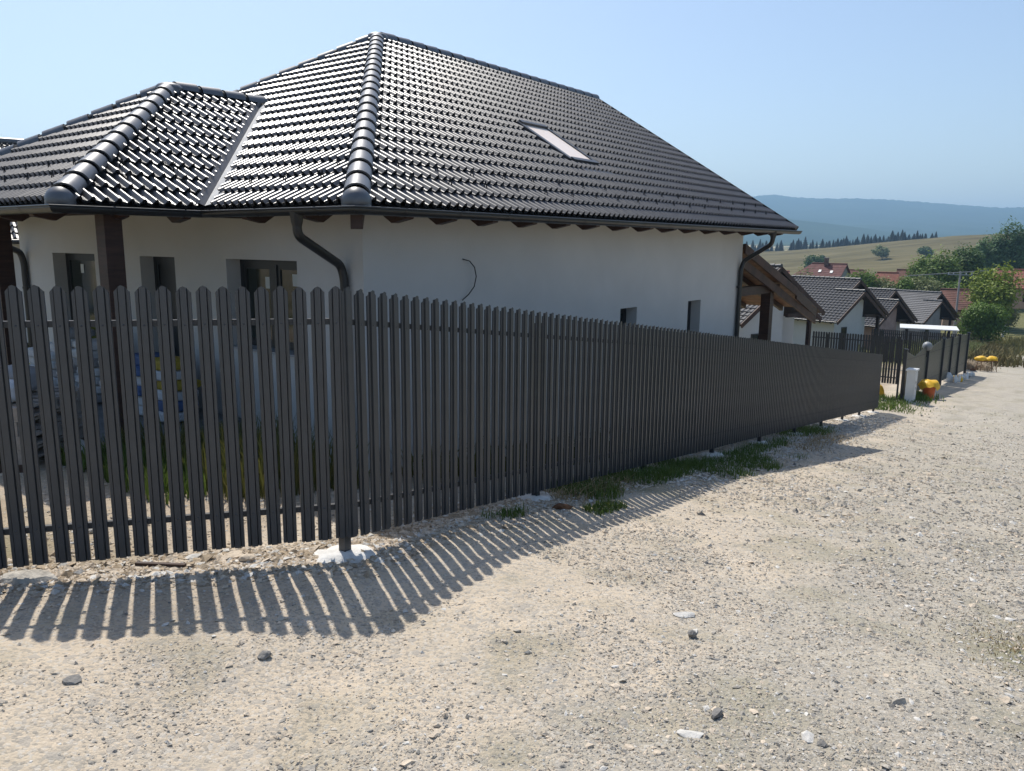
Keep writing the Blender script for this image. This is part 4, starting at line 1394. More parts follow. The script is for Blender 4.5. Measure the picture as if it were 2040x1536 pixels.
for k_, nm_ in enumerate(('at the bottom of', 'second from the bottom in', 'second from the top in', 'topmost of')):
    pallet(-4.88, 7.55, zl + .10 + .145 * k_, f'weathered timber pallet {nm_} the stack behind the short fence', (.0, .03, -.02, .01)[k_])
mb = MB()
for q in (0.0, 1.06):
    mb.box((-5.68, 7.55 + q, zl - .08), (.8, 0, 0), (0, .12, 0), Z * .178)
tag(mb.build('timber_blocks', M['wood_dark']), 'dark timber blocks under the pallet stack behind the fence', 'blocks')

def bag(a, b, z, dims, matl, label, rz=0.0, group=None, cat='bag', name='cement_bag'):
    bm = bmesh.new()
    bmesh.ops.create_cube(bm, size=1)
    bmesh.ops.subdivide_edges(bm, edges=bm.edges[:], cuts=3, use_grid_fill=True)
    V = np.array([v.co[:] for v in bm.verts]); F = [tuple(v.index for v in f.verts) for f in bm.faces]; bm.free()
    k = 1 - .28 * (np.abs(V[:, 0]) * 2) ** 6 - .18 * (np.abs(V[:, 1]) * 2) ** 6
    V[:, 2] *= k
    V += RNG.normal(0, .012, V.shape)
    V *= np.array(dims)
    ang = math.atan2(HB[1], HB[0]) + rz; ca, sa = math.cos(ang), math.sin(ang)
    p = hb(a, b, z + dims[2] / 2)
    W = np.stack([V[:, 0] * ca - V[:, 1] * sa + p[0], V[:, 0] * sa + V[:, 1] * ca + p[1], V[:, 2] + p[2]], 1)
    mb = MB(); mb.add(W, F, 0, True)
    return tag(mb.build(name, matl), label, cat, group)
names = [('bag_white', 'white cement bag'), ('bag_white', 'white cement bag'), ('bag_blue', 'blue cement bag'), ('bag_white', 'white cement bag'), ('bag_blue', 'blue cement bag')]
lv = ['lowest', 'second', 'third', 'fourth', 'fifth', 'topmost']
for ci, (bb, cols) in enumerate(((4.95, ['bag_white'] * 5), (4.35, ['bag_white', 'bag_white', 'bag_blue', 'bag_white', 'bag_blue', 'bag_blue']), (3.75, ['bag_white', 'bag_blue', 'bag_white', 'bag_ochre', 'bag_white', 'bag_ochre']))):
    where = ['left', 'middle', 'right'][ci]
    for k, c in enumerate(cols):
        bag(.05 + random.uniform(-.04, .04), bb + random.uniform(-.04, .04), .02 + k * .135, (.56, .40, .15), M[c],
            f"{c.split('_')[1]} cement bag, {lv[k] if k < len(cols) - 1 else 'topmost'} in the {where} stack on the porch slab", random.uniform(-.08, .08), 'cement bags on the porch slab')
for ci, (bb, n_) in enumerate(((5.75, 7), (6.30, 8), (6.85, 6), (7.4, 5))):
    for k in range(n_):
        c = 'bag_white' if (k + ci) % 4 else 'bag_grey'
        bag(.0 + random.uniform(-.05, .05), bb + random.uniform(-.03, .03), .02 + k * .128, (.50, .38, .145), M[c],
            f"{'white' if c == 'bag_white' else 'grey'} paper sack, {['lowest', 'second', 'third', 'fourth', 'fifth', 'sixth', 'seventh'][k] if k < n_ - 1 else 'topmost'} in the {['stack nearest the door', 'tall stack left of the door', 'stack before the left window', 'leftmost stack on the porch slab'][ci]}", random.uniform(-.1, .1), 'paper sacks beside the door', name='paper_sack', cat='sack')
ztop = zl + .10 + .58
for x_, y_, sz, c, lb in ((-5.15, 7.85, (.34, .26, .22), 'bag_white', 'white sack lying on the front of the pallet stack'), (-5.35, 8.3, (.4, .3, .3), 'bag_grey', 'grey sack lying on the back of the pallet stack')):
    sack_v = (np.array((x_, y_, 0)) - E0) @ HA, (np.array((x_, y_, 0)) - E0) @ HB
    bag(sack_v[0], sack_v[1], ztop, sz, M[c], lb, .4, name='sack', cat='sack')
def bucket(p, r, h, matl, label, name='bucket', flare=1.15, handle=True):
    t = thing(name, label, 'bucket', p)
    mb = MB(); p = np.array(p, float)
    mb.tube([p, p + Z * h], [r, r * flare], 16, 0, False); mb.poly([p + np.array((r * math.cos(2 * math.pi * i / 16), r * math.sin(2 * math.pi * i / 16), 0.01)) for i in range(16)])
    mb.tube([p + Z * (h - .03), p + Z * h], [r * flare * 1.05, r * flare * 1.06], 16, 0, False)
    mb.build('body', matl, t)
    if handle:
        mb = MB(); mb.tube([p + Z * (h - .02) + np.array((r * flare * 1.06 * math.cos(th), 0.02 , r * .75 * math.sin(th))) for th in np.linspace(0, math.pi, 9)], .006, 5)
        mb.build('handle', M['grey_metal'], t)
    return t
bucket((-5.45, 7.72, ztop), .13, .27, M['yellow'], 'yellow plastic bucket on the pallet stack behind the fence')
bucket((-6.05, 7.95, g(-6.05, 7.95)), .15, .30, M['red'], 'red plastic bucket on the ground at the far left edge')
for k, (a, b) in enumerate(((-1.55, 2.9), (-1.62, 3.3))):
    p = hb(a, b, 0)
    rock(p[0], p[1], (.32, .26, .26), M['rock_white'], ['white boulder under the pallet stack', 'white boulder left of another below the pallets'][k], rz=k, seed=30 + k)
# ================================================================== NEIGHBOUR PLOT: FENCES, GATE, BITS ALONG THE ROAD
def pt(s, t):
    x, y = xy_of(s, t); return float(x), float(y)
thin_picket = picket_mesh('picket', .080, 1.9, .014, .035)
thin_picket.materials[0] = M['rail']  # darker colour puts the shade of the fences' back side into the pickets
NB_S0, NB_S1 = 31.2, 50.5
def road_t(s): return 0.35 + (s - NB_S0) * 0.055
# side fence of the next plot, square to the road, seen through its gaps
sf = thing('picket_fence', 'dark picket fence standing square to the road behind the long fence', 'fence', (*pt(NB_S0, -4), -3.4))
SB = np.array((-HA[1], HA[0], 0))
sp = np.array((*pt(30.0, .10), 0.0)); sp[2] = EYE - 3.47
fence_run(sf, sp, sp + SB * 10 + Z * -.05, 0, 33, .104, -HA, thin_picket, 0.0, .06)
rails(sf, sp, SB, -.005, 0.0, 3.45, -HA, 2.83)
for i in range(2):
    p = sp + SB * 2.83 * i + Z * -.005 * 2.83 * i + HA * .07
    fence_post(sf, p, p[2] - .1)
# far side fence of that plot
ff_ = thing('picket_fence', 'dark picket fence at the far side of the next plot below the white canopy', 'fence', (*pt(NB_S1, -6), -4.5))
SB2 = np.array((-math.sin(R(54.2)), math.cos(R(54.2)), 0)); SB2 = np.array((-math.cos(math.radians(90 - 54.2)) , math.sin(math.radians(90 - 54.2)), 0))
fp = np.array((24.7, 42.3, EYE - 4.62))
fdir = np.array((-.80, .60, 0))
fence_run(ff_, fp, fp + fdir * 10 + Z * -.05, 0, 47, .104, np.array((-.6, -.8, 0)), thin_picket, 0.0, .06)
rails(ff_, fp, fdir, -.005, 0.0, 4.9, np.array((-.6, -.8, 0)), 2.83)
for i in range(2):
    p = fp + fdir * 2.83 * i + Z * -.005 * 2.83 * i - np.array((-.6, -.8, 0)) * .07
    fence_post(ff_, p, p[2] - .1)

# road front of the plot: scalloped gate leaves and straight panels of slats, black posts between
front = thing('picket_fence', 'green grey slatted road fence with dipped gate leaf and black posts', 'fence', (*pt(40, .8), -4.0))
P_A = np.array((15.50, 30.66, 0)); P_B = np.array((24.62, 42.15, 0))
fd = (P_B - P_A); FLn = np.linalg.norm(fd); fd /= FLn
fo = np.array((fd[1], -fd[0], 0))
M['slat'] = mat('green_grey_slat', (0.062, 0.066, 0.055), 0.42, 0.5, var=0.1, vscale=4)
slat_me = None
def front_top(q):   # height of the slat tops above the eye-relative line, q in metres from P_A
    lin = EYE - 4.02 + (q / FLn) * (-.62)
    if q < 1.7: return lin - .02 - .32 * (q / 1.7)
    if q < 4.2: return lin - .36 + .42 * (q - 1.7) / 2.5
    if q < 7.6: return lin - .20 + .32 * (q - 4.2) / 3.4
    return lin + .06
q = .06; step = .118
while q < FLn - .05:
    top = front_top(q); p = P_A + fd * q
    zb = max(g(p[0], p[1]) + .12, top - 2.0)
    if not any(abs(q - w_) < .10 for w_ in (4.3, 7.75, 9.9, 12.0)):
        mb = MB(); mb.box((p[0], p[1], zb), fd * .104, fo * .014, Z * (top - zb))
        mb.build('slat', M['slat'], front)
    q += step
for w_ in (0.0, 4.3, 7.75, 9.9, 12.0, FLn - .04):
    p = P_A + fd * w_ + fo * .03
    zt = front_top(w_) + .05; zb = g(p[0], p[1]) - .2
    mb = MB(); mb.cbox((p[0], p[1], (zt + zb) / 2), (.12, .12, zt - zb), math.atan2(fd[1], fd[0])); mb.build('post', M['post'], front)
    mb = MB(); mb.cbox((p[0], p[1], zt + .02), (.16, .16, .04), math.atan2(fd[1], fd[0])); mb.build('post_cap', M['black_plastic'], front)
for h in (.35, 1.55):
    mb = MB(); a0 = P_A + fd * .05; a1 = P_B - fd * .05
    mb.beam((a0[0], a0[1], front_top(4) - h + .1), (a1[0], a1[1], front_top(FLn) - h), .035, .04); mb.build('rail', M['rail'], front)
# white blocks kept along the foot of the front fence
for i in range(9):
    q = 9.6 + i * .52
    p = P_A + fd * q + fo * (.40 + .06 * (i % 3))
    rock(p[0], p[1], (.34, .16, .46 - .04 * (i % 4)), M['white_box'], 'white block, ' + ['first', 'second', 'third', 'fourth', 'fifth', 'sixth', 'seventh', 'eighth', 'last'][i] + ' from the near end of the row below the slatted fence', 'block', rz=.9 + .2 * math.sin(3 * i), seed=50 + i, name='block')['group'] = 'white blocks along the slatted fence'

def at_ray_ground(s, t):
    x, y = pt(s, t); return np.array((x, y, g(x, y)))
# electricity meter cabinet
_p = P_A - fd * .15 + fo * .36
p = np.array((_p[0], _p[1], g(_p[0], _p[1])))
mc = thing('meter_cabinet', 'tall white electricity cabinet standing before the slatted gate', 'cabinet', p)
ang = math.atan2(fd[1], fd[0])
mb = MB(); mb.cbox(p + Z * .62, (.46, .30, 1.24), ang); mb.build('body', M['white_box'], mc)
mb = MB(); mb.cbox(p + Z * 1.275, (.54, .38, .07), ang); mb.build('lid', M['white_box'], mc)
mb = MB(); mb.cbox(p + Z * .70 + fo * .155, (.40, .012, .95), ang); mb.build('door', M['white_box'], mc)
mb = MB(); mb.cbox(p + Z * .72 + fo * .166 + fd * .15, (.03, .02, .12), ang); mb.build('latch', M['grey_metal'], mc)
for k_, zz in enumerate((.55, .8)):
    mb = MB(); mb.cbox(p + Z * zz + fo * .1625 + fd * -.02, (.13, .004, .10), ang); mb.build('label_plate', M['grey_metal'], mc)
# orange bin with a yellow bag over it
p = np.array((17.10, 31.60, g(17.10, 31.60)))
bn = thing('bin', 'orange tapered bin with a yellow sheet hung over its rim beside the white cabinet', 'bin', p)
mb = MB(); mb.tube([p, p + Z * .66], [.20, .27], 18, 0, True); mb.build('body', M['orange'], bn)
mb = MB(); V = []; n = 22
for j in range(4):
    for i in range(n):
        th = 2 * math.pi * i / n
        rr = (.05, .30, .38, .40 + .05 * math.sin(3 * th + 1))[j]
        zz = (.76, .74 + .02 * math.sin(5 * th), .62 + .05 * math.sin(4 * th), .46 + .09 * math.sin(3 * th + 1) + .04 * math.sin(7 * th))[j]
        V.append(p + np.array((rr * math.cos(th), rr * math.sin(th), zz)))
mb.add(V, [(j * n + i, j * n + (i + 1) % n, (j + 1) * n + (i + 1) % n, (j + 1) * n + i) for j in range(3) for i in range(n)], 0, True)
mb.poly(V[:n]); mb.build('yellow_sheet', M['bag_yellow'], bn)

def sack(x, y, dims, matl, label, seed=1, rz=0, name='sack', cat='sack', lift=0.0):
    rs = np.random.default_rng(seed)
    bm = bmesh.new(); bmesh.ops.create_icosphere(bm, subdivisions=3, radius=1)
    V = np.array([v.co[:] for v in bm.verts]); F = [tuple(v.index for v in f.verts) for f in bm.faces]; bm.free()
    ph = rs.uniform(0, 6, 6)
    k = 1 + .10 * np.sin(4 * V[:, 0] + ph[0]) * np.sin(3 * V[:, 1] + ph[1]) + .07 * np.sin(7 * V[:, 1] + ph[2]) * np.sin(6 * V[:, 2] + ph[3]) + rs.normal(0, .015, len(V))
    V = V * k[:, None]
    V[:, 2] = np.maximum(V[:, 2], -.55)
    V = V * np.array(dims) / 2
    ca, sa = math.cos(rz), math.sin(rz)
    W = np.stack([V[:, 0] * ca - V[:, 1] * sa + x, V[:, 0] * sa + V[:, 1] * ca + y, V[:, 2] + g(x, y) + dims[2] * .26 + lift], 1)
    mb = MB(); mb.add(W, F, 0, True)
    return tag(mb.build(name, matl), label, cat)
sack(15.05, 31.9, (.75, .6, .75), M['bag_yellow'], 'crumpled yellow sack behind the far end of the long fence', 3)
sack(22.15, 38.45, (.55, .4, .42), M['bag_yellow'], 'small yellow sack at the foot of the slatted fence', 4)
sack(21.55, 38.2, (.5, .4, .6), M['white_box'], 'white sack standing beside the small yellow sack', 5)
# trestle with yellow sacks and a scrap heap beside it
p = np.array((27.9, 45.6)); zg = g(*p)
tr = thing('trestle', 'low rusty wire trestle under the yellow sacks at the roadside', 'trestle', (p[0], p[1], zg))
for sx in (-.5, .5):
    for sy in (-.25, .25):
        mb = MB(); mb.tube([(p[0] + sx, p[1] + sy, zg - .05), (p[0] + sx * .8, p[1] + sy * .7, zg + .62)], .018, 6); mb.build('leg', M['rust'], tr)
mb = MB(); mb.cbox((p[0], p[1], zg + .63), (1.05, .5, .04)); mb.build('top', M['rust'], tr)
for k_, (dx, w_) in enumerate(((-.38, .62), (.02, .5), (.36, .55))):
    sack(p[0] + dx, p[1] + .05 * k_, (w_, .55, (.36, .28, .42)[k_]), M['bag_yellow'], ['left yellow sack on the rusty trestle', 'middle yellow sack on the rusty trestle', 'right yellow sack on the rusty trestle'][k_], 10 + k_, lift=.62)
for k_, (dx, dy, sz) in enumerate(((-1.7, -.3, .7), (-1.25, .3, .6), (-1.5, .6, .55), (-2.0, .4, .5), (-1.0, -.4, .4))):
    rock(p[0] + dx, p[1] + dy, (sz, sz * .7, sz * .7), M['rust'], ['largest rusty brown lump of the scrap heap by the fence end', 'second rusty lump of the scrap heap nearest the trestle', 'rusty lump at the back of the scrap heap', 'rusty lump at the left of the scrap heap', 'small rusty lump in front of the scrap heap'][k_], 'scrap', seed=80 + k_, rz=k_, name='scrap')
# pile of white sacks in the weeds and two black crates at the road's end
p = np.array((45.3, 74.8)); zg = g(*p)
for k_, (dx, dy, dz, s_) in enumerate(((-.95, 0, 0, .75), (-.3, .1, 0, .8), (.5, 0, 0, .75), (-.5, .1, .30, .6), (.15, .1, .28, .7), (1.1, -.1, 0, .7), (1.45, -.2, 0, .45))):
    sack(p[0] + dx, p[1] + dy - dx * .5, (s_, .6, .46), M['rock_white'], ['leftmost white sack of the pile in the weeds', 'middle white sack at the bottom of the pile in the weeds', 'bottom white sack right of the middle in the weed pile', 'upper left white sack of the pile in the weeds', 'topmost white sack of the pile in the weeds', 'white sack at the right of the pile in the weeds', 'small white sack at the right end of the pile in the weeds'][k_], 20 + k_, lift=dz)['group'] = 'pile of white sacks in the weeds'
for k_, (x, y) in enumerate(((45.0, 73.6), (45.85, 73.2))):
    zg = g(x, y)
    t = thing('crate', ['black plastic crate at the end of the road, left one', 'black plastic crate at the end of the road, right one'][k_], 'crate', (x, y, zg))
    mb = MB(); mb.cbox((x, y, zg + .05), (.85, .6, .05)); mb.build('base', M['black_plastic'], t)
    for sgn in (-1, 1):
        mb = MB(); mb.cbox((x + sgn * .41, y, zg + .28), (.04, .6, .44)); mb.build('side', M['black_plastic'], t)
        mb = MB(); mb.cbox((x, y + sgn * .29, zg + .28), (.78, .04, .44)); mb.build('side', M['black_plastic'], t)
# ball lamp above the gate
p = P_A + fd * 4.05 + fo * .02; zt = front_top(4.3)
lp = thing('gate_lamp', 'round grey globe lamp on the gate post', 'lamp', (p[0], p[1], zt - .3))
bm = bmesh.new(); bmesh.ops.create_icosphere(bm, subdivisions=3, radius=.20)
V = np.array([v.co[:] for v in bm.verts]) + np.array((p[0], p[1], zt + .16)); F = [tuple(v.index for v in f.verts) for f in bm.faces]; bm.free()
M['lamp_grey'] = mat('lamp_globe_grey', (0.22, 0.23, 0.24), .45, .5, var=.1)
mb = MB(); mb.add(V, F, 0, True); mb.build('globe', M['lamp_grey'], lp)
mb = MB(); mb.tube([(p[0], p[1], zt - .3), (p[0], p[1], zt + .06)], .03, 8); mb.build('stem', M['black_plastic'], lp)
# white canopy roof on posts inside the plot
can = thing('canopy', 'flat white canopy roof on thin posts behind the dark fences', 'canopy', (24, 47, -4.6))
c0 = np.array((23.2, 44.9, -2.20)); cu = np.array((.90, -.436, 0)) ; cv = np.array((.436, .90, 0))
c0 = np.array((23.1, 46.6, -2.42))
cu = np.array((.905, -.425, .0)); 
mb = MB(); mb.box(c0, cu * 3.1, cv * 2.6, Z * .055); mb.build('roof', M['white_box'], can)
for a_, b_ in ((.1, .1), (2.95, .1), (.1, 2.25), (2.95, 2.25)):
    q = c0 + cu * a_ + cv * b_
    mb = MB(); mb.cbox((q[0], q[1], (q[2] + g(q[0], q[1])) / 2), (.08, .08, q[2] - g(q[0], q[1]))); mb.build('post', M['grey_metal'], can)
# green field gate with a pale post at the right edge
gx, gy = 62.7, 99.8; zg = g(gx, gy)
gt = thing('field_gate', 'green tubular field gate hung on a pale post at the right edge', 'gate', (gx, gy, zg))
mb = MB(); mb.tube([(gx, gy, zg - .2), (gx, gy, zg + 1.45)], .16, 12); mb.build('post', M['white_box'], gt)
for k_ in range(5):
    mb = MB(); mb.tube([(gx + .2, gy - .1, zg + .25 + .24 * k_), (gx + 4.2, gy - 2.2, zg + .2 + .24 * k_)], .04, 6); mb.build('bar', M['green_metal'], gt)
for q in (.25, 2.2, 4.2):
    mb = MB(); mb.tube([(gx + q, gy - .1 - (q - .2) * .525, zg + .2), (gx + q, gy - .1 - (q - .2) * .525, zg + 1.28)], .045, 6); mb.build('upright', M['green_metal'], gt)

# ================================================================== NEIGHBOUR HOUSES DOWN THE SLOPE
def tiles_np(face, a0, a1, L1, gauge, tw, roll, nroll=1, tilt=.045, th=.03):
    V, F, sm = tile_template(tw, roll, nroll, gauge, .03, tilt, th)
    nc = int(math.ceil((a1 - a0) / tw)); nr_ = int(math.ceil(L1 / gauge))
    tw2 = (a1 - a0) / nc; g2 = L1 / nr_
    V = V * np.array((tw2 / tw, g2 / gauge, 1))
    c, r_ = np.meshgrid(np.arange(nc), np.arange(nr_))
    off = np.stack([c.ravel() * tw2 + a0, r_.ravel() * g2, np.zeros(c.size)], 1)
    W = (V[None] + off[:, None]).reshape(-1, 3)
    P = face.o + np.outer(W[:, 0], face.u) + np.outer(W[:, 1], face.d) + np.outer(W[:, 2], face.n)
    FF = (np.array(F)[None] + (np.arange(c.size) * len(V))[:, None, None]).reshape(-1, 4)
    return P, FF
ROLL_SIMPLE = [(0, 0), (.03, .035), (.07, .052), (.105, .025), (.138, 0)]

def gable_house(label, ap, phi, hf, hn, e, gg, s, wallm, tilem, length=13.0, wall_h=2.55, garage=False, door=True, tw=.30, gauge=.34, roll=ROLL_SIMPLE, seed=0, lower=None):
    """ridge runs away from the road; porch gable stands in front of the main gable, offset to the near side"""
    ap = np.array(ap, float)
    A2 = np.array((math.sin(phi), math.cos(phi), 0)); B2 = np.array((-A2[1], A2[0], 0))
    zg = ap[2] - s * hn - wall_h
    h = thing('house', label, 'house', (ap[0] + B2[0] * 6, ap[1] + B2[1] * 6, zg))
    ca = math.cos(math.atan(s))
    ze = ap[2] - s * hn
    # roof planes. near main slope, near porch slope is coplanar with it
    eN = ap - A2 * hn - Z * s * hn          # eave foot of the near slope under the main apex
    f_near = Face(eN - B2 * e, B2, A2, s)
    eF = ap + A2 * hf - Z * s * hf
    f_far = Face(eF, B2, -A2, s)
    hp = hn - gg                            # half width of porch roof on its near side
    pa = ap - B2 * e - A2 * gg - Z * s * gg # porch apex
    f_pfar = Face(pa + A2 * hp - Z * s * hp, B2, -A2, s)
    rm = MB()
    def slab(face, pts, th=.10):
        top = [face.p(a, b / ca, 0) for a, b in pts]; bot = [face.p(a, b / ca, -th) for a, b in pts]
        rm.poly(top, 0); rm.poly(bot[::-1], 1)
        for i in range(len(pts)):
            j = (i + 1) % len(pts)
            rm.poly([top[i], bot[i], bot[j], top[j]], 1)
    slab(f_near, [(0, 0), (length, 0), (length, hn), (e, hn), (e, hn - gg), (0, hn - gg)])
    slab(f_far, [(0, 0), (length - e, 0), (length - e, hf), (0, hf)])
    slab(f_pfar, [(0, 0), (3.4 + e, 0), (3.4 + e, hp), (0, hp)])
    roof_h = rm.build('roof', [M['deck'], M['wood_dark']], h)
    P1, F1 = tiles_np(f_near, 0.0, length, (hn - gg) / ca, gauge, tw, roll)
    fN2 = Face(f_near.p(e, (hn - gg) / ca), B2, A2, s)
    P2, F2 = tiles_np(fN2, 0.0, length - e, gg / ca, gauge, tw, roll)
    P3, F3 = tiles_np(f_pfar, 0, 3.4 + e, hp / ca, gauge, tw, roll)
    P4, F4 = tiles_np(f_far, 0, length - e, hf / ca, gauge, tw, roll)
    V = np.concatenate([P1, P2, P3, P4]); n1, n2, n3 = len(P1), len(P2), len(P3)
    F = np.concatenate([F1, F2 + n1, F3 + n1 + n2, F4 + n1 + n2 + n3])
    o = np_obj('roof_tile', V, F, tilem, roof_h); tag(o, kind='stuff')
    # ridge caps
    for (p, q) in ((ap, ap + B2 * (length - e)), (pa, pa + B2 * (e + 1.2))):
        n = max(2, int(np.linalg.norm(q - p) / .42))
        for i in range(n):
            a_ = p + (q - p) * (i / n) + Z * .06; b_ = p + (q - p) * ((i + 1) / n) + Z * .05
            mb = MB(); mb.tube([a_, b_], [.125, .10], 8, 0, True); mb.build('ridge_cap', tilem, roof_h)
    # barge boards on the gables
    def barge(p, q, off, w=.06, hgt=.24):
        mb = MB(); mb.beam(p - B2 * off - Z * .10, q - B2 * off - Z * .10, w, hgt, 0, up=(0, 0, 1)); mb.build('barge_board', M['wood_board'], roof_h)
    barge(ap, eF, .02); barge(pa, f_pfar.o + 0 * Z, .02); barge(ap, ap - A2 * gg * 1.02 - Z * s * gg * 1.02, .02)
    barge(pa, f_near.o + 0 * Z, .02)
    # rafters' ends and soffit boards show on the underside of the far slopes
    # walls: main body back from the verge, near front wall square
    wn = []
    ov = .55; bk = 1.6
    def W(a, b, z): 
        q = ap - A2 * a + B2 * b; return (q[0], q[1], z)
    wz = lambda a: ap[2] - s * abs(a) - .16
    body = MB()
    aN, aF = hn - ov, -(hf - ov)
    # the gable wall facing the road; near half flush with the porch, far half set back under the porch roof
    mid = .35
    nb_ = .55 - e
    ops = [(1.1, 1.75, zg + .1, zg + 2.05)]
    # near half gable wall
    a1 = aN; a0 = mid
    body.poly([W(a1, nb_, zg - 2), W(a0, nb_, zg - 2), W(a0, nb_, min(wz(a0), pa[2] - .16 - s * abs(gg - a0))), W(gg, nb_, pa[2] - .2), W(a1, nb_, wz(a1))])
    body.poly([W(a0, nb_, zg - 2), W(a0, bk, zg - 2), W(a0, bk, wz(a0)), W(a0, nb_, min(wz(a0), pa[2] - .16 - s * abs(gg - a0)))])
    body.poly([W(a0, bk, zg - 2), W(aF, bk, zg - 2), W(aF, bk, wz(aF)), W(0, bk, ap[2] - .16), W(a0, bk, wz(a0))])
    body.poly([W(aF, bk, zg - 2), W(aF, length - 1.2, zg - 2), W(aF, length - 1.2, wz(aF)), W(aF, bk, wz(aF))])
    body.poly([W(aN, length - 1.2, zg - 2), W(aN, nb_, zg - 2), W(aN, nb_, wz(aN)), W(aN, length - 1.2, wz(aN))])
    body.poly([W(aF, length - 1.2, zg - 2), W(aN, length - 1.2, zg - 2), W(aN, length - 1.2, wz(aN)), W(0, length - 1.2, ap[2] - .16), W(aF, length - 1.2, wz(aF))])
    body.build('wall', wallm, h)
    # openings as framed units standing a little proud of the face with recessed panes
    def opening(nm, a, b, wdt, z0, z1, on_side=False):
        u = B2 if on_side else -A2
        out = -A2 if on_side else -B2
        p = np.array(W(a, b, z0))
        fr = MB()
        for (x0, x1, y0, y1) in ((0, .07, 0, z1 - z0), (wdt - .07, wdt, 0, z1 - z0), (.07, wdt - .07, 0, .07), (.07, wdt - .07, z1 - z0 - .07, z1 - z0)):
            fr.box(p + u * x0 + Z * y0 - out * .05, u * (x1 - x0), out * .09, Z * (y1 - y0))
        f_ = fr.build(nm, M['frame'], h)
        pn = MB(); pn.box(p + u * .06 + Z * .06 - out * .05, u * (wdt - .12), out * .06, Z * (z1 - z0 - .12))
        pn.build('door_leaf' if nm == 'garage_door' else 'pane', M['frame'] if nm == 'garage_door' else M['glass'], f_)
        return f_
    opening('window', 2.35, nb_ - .002, .7, zg + .15 if door else zg + 1.0, zg + 2.05)
    opening('door', -.5, bk - .002, 1.0, zg + .0, zg + 2.05)
    opening('window', -2.2, bk - .002, 1.2, zg + .9, zg + 2.05)
    if garage:
        opening('garage_door', aN, 3.4, 2.6, zg + .05, zg + 2.2, True)
    else:
        opening('window', aN, 3.2, 1.0, zg + 1.0, zg + 2.05, True)
        opening('window', aN, 6.4, 1.0, zg + 1.0, zg + 2.05, True)
    # porch post, beam and knee brace
    for a_ in (-(hp - gg) + .55 if hp - gg > 1 else -.9,):
        mb = MB(); q = np.array(W(a_, .05 - e + .3, 0)); mb.cbox((q[0], q[1], (zg + ap[2] - s * hn + .35) / 2 - .5), (.2, .2, ap[2] - s * hn - zg + 1.3), -phi); mb.build('porch_post', M['wood_dark'], h)
        mb = MB(); mb.beam(W(a0, .35 - e, ze + .22), W(a_ - .4, .35 - e, ze + .22), .18, .2); mb.build('porch_beam', M['wood_dark'], h)
    # gutter along the near eave and rafter tails
    mb = MB(); mb.tube([f_near.o + Z * -.04 - A2 * .07, f_near.o + B2 * length - A2 * .07 + Z * -.04], .065, 8); mb.build('gutter', M['gutter'], h)
    for i in range(14):
        q = f_near.o + B2 * (.5 + i * .9)
        mb = MB(); mb.beam(q + A2 * .03 - Z * .13, q + A2 * .7 + Z * (s * .7 - .13), .1, .12); mb.build('rafter', M['wood_dark'], h)
    q = np.array(W(aN + .08, nb_ + .12, 0)); qe = f_near.o + B2 * .55 - A2 * .07
    return h

gable_house('white bungalow with black tiles half hidden behind the timber terrace', (14.748, 43.515, 1.218), R(54.34), 4.377, 4.623, 1.134, 1.15, .608, M['plaster'], M['tile_far'], wall_h=2.7)
gable_house('white bungalow with black tiles and a dark garage door', (26.03, 59.106, -.103), R(53.73), 4.453, 4.547, 1.119, 1.248, .62, M['plaster'], M['tile_far'], garage=True)
gable_house('unplastered pinkish bungalow with black tiles between its white and grey neighbours', (33.696, 69.362, -1.423), R(52.35), 4.507, 4.493, .989, 1.281, .627, M['pink_wall'], M['tile_far'])
gable_house('grey primed bungalow with matt grey roof, farthest of the row', (45.372, 83.35, -2.406), R(55.16), 4.414, 4.586, .782, 1.249, .625, M['grey_wall'], M['tile_grey'], roll=[(0, 0), (.05, .012), (.10, .012), (.138, 0)], gauge=.34, length=15)

# house beyond the left edge, glimpsed above and below the porch roof
lh = thing('house', 'white house with shiny black tiles glimpsed at the far left behind the porch', 'house', (-17, 24, -.3))
lu = np.array((.80, .60, 0)) ; lu /= np.linalg.norm(lu); lv = np.array((-lu[1], lu[0], 0))
lo = np.array((-22.0, 15.9, 2.34))
f_l1 = Face(lo, lu, lv, .62)
lm = MB()
lw, lhh = 15.6, 5.0
pts = [(0, 0), (lw, 0), (lw, lhh), (0, lhh)]
lm.poly([f_l1.p(a, b / math.cos(f_l1.ph), 0) for a, b in pts], 0); lm.poly([f_l1.p(a, b / math.cos(f_l1.ph), -.1) for a, b in pts][::-1], 1)
f_l2 = Face(lo + lv * 2 * lhh, lu, -lv, .62)
lm.poly([f_l2.p(a, b / math.cos(f_l2.ph), 0) for a, b in pts], 0)
lr = lm.build('roof', [M['deck'], M['wood_dark']], lh)
P1, F1 = tiles_np(f_l1, 0, lw, lhh / math.cos(f_l1.ph), .34, .30, TROLL, 2, .034, .022)
o = np_obj('roof_tile', P1, F1, M['tile'], lr); tag(o, kind='stuff')
mb = MB(); mb.tube([f_l1.p(0, lhh / math.cos(f_l1.ph), .02), f_l1.p(lw, lhh / math.cos(f_l1.ph), .02)], .13, 10); mb.build('ridge_cap', M['ridge'], lr)
mb = MB(); q = lo + lu * .5 + lv * .6
mb.box((q[0], q[1], -.6), lu * (lw - 1), lv * 8.8, Z * 3.1); mb.build('wall', M['plaster'], lh)
mb = MB(); mb.tube([lo - lv * .07 + Z * -.05, lo + lu * lw - lv * .07 + Z * -.05], .068, 8); mb.build('gutter', M['gutter'], lh)

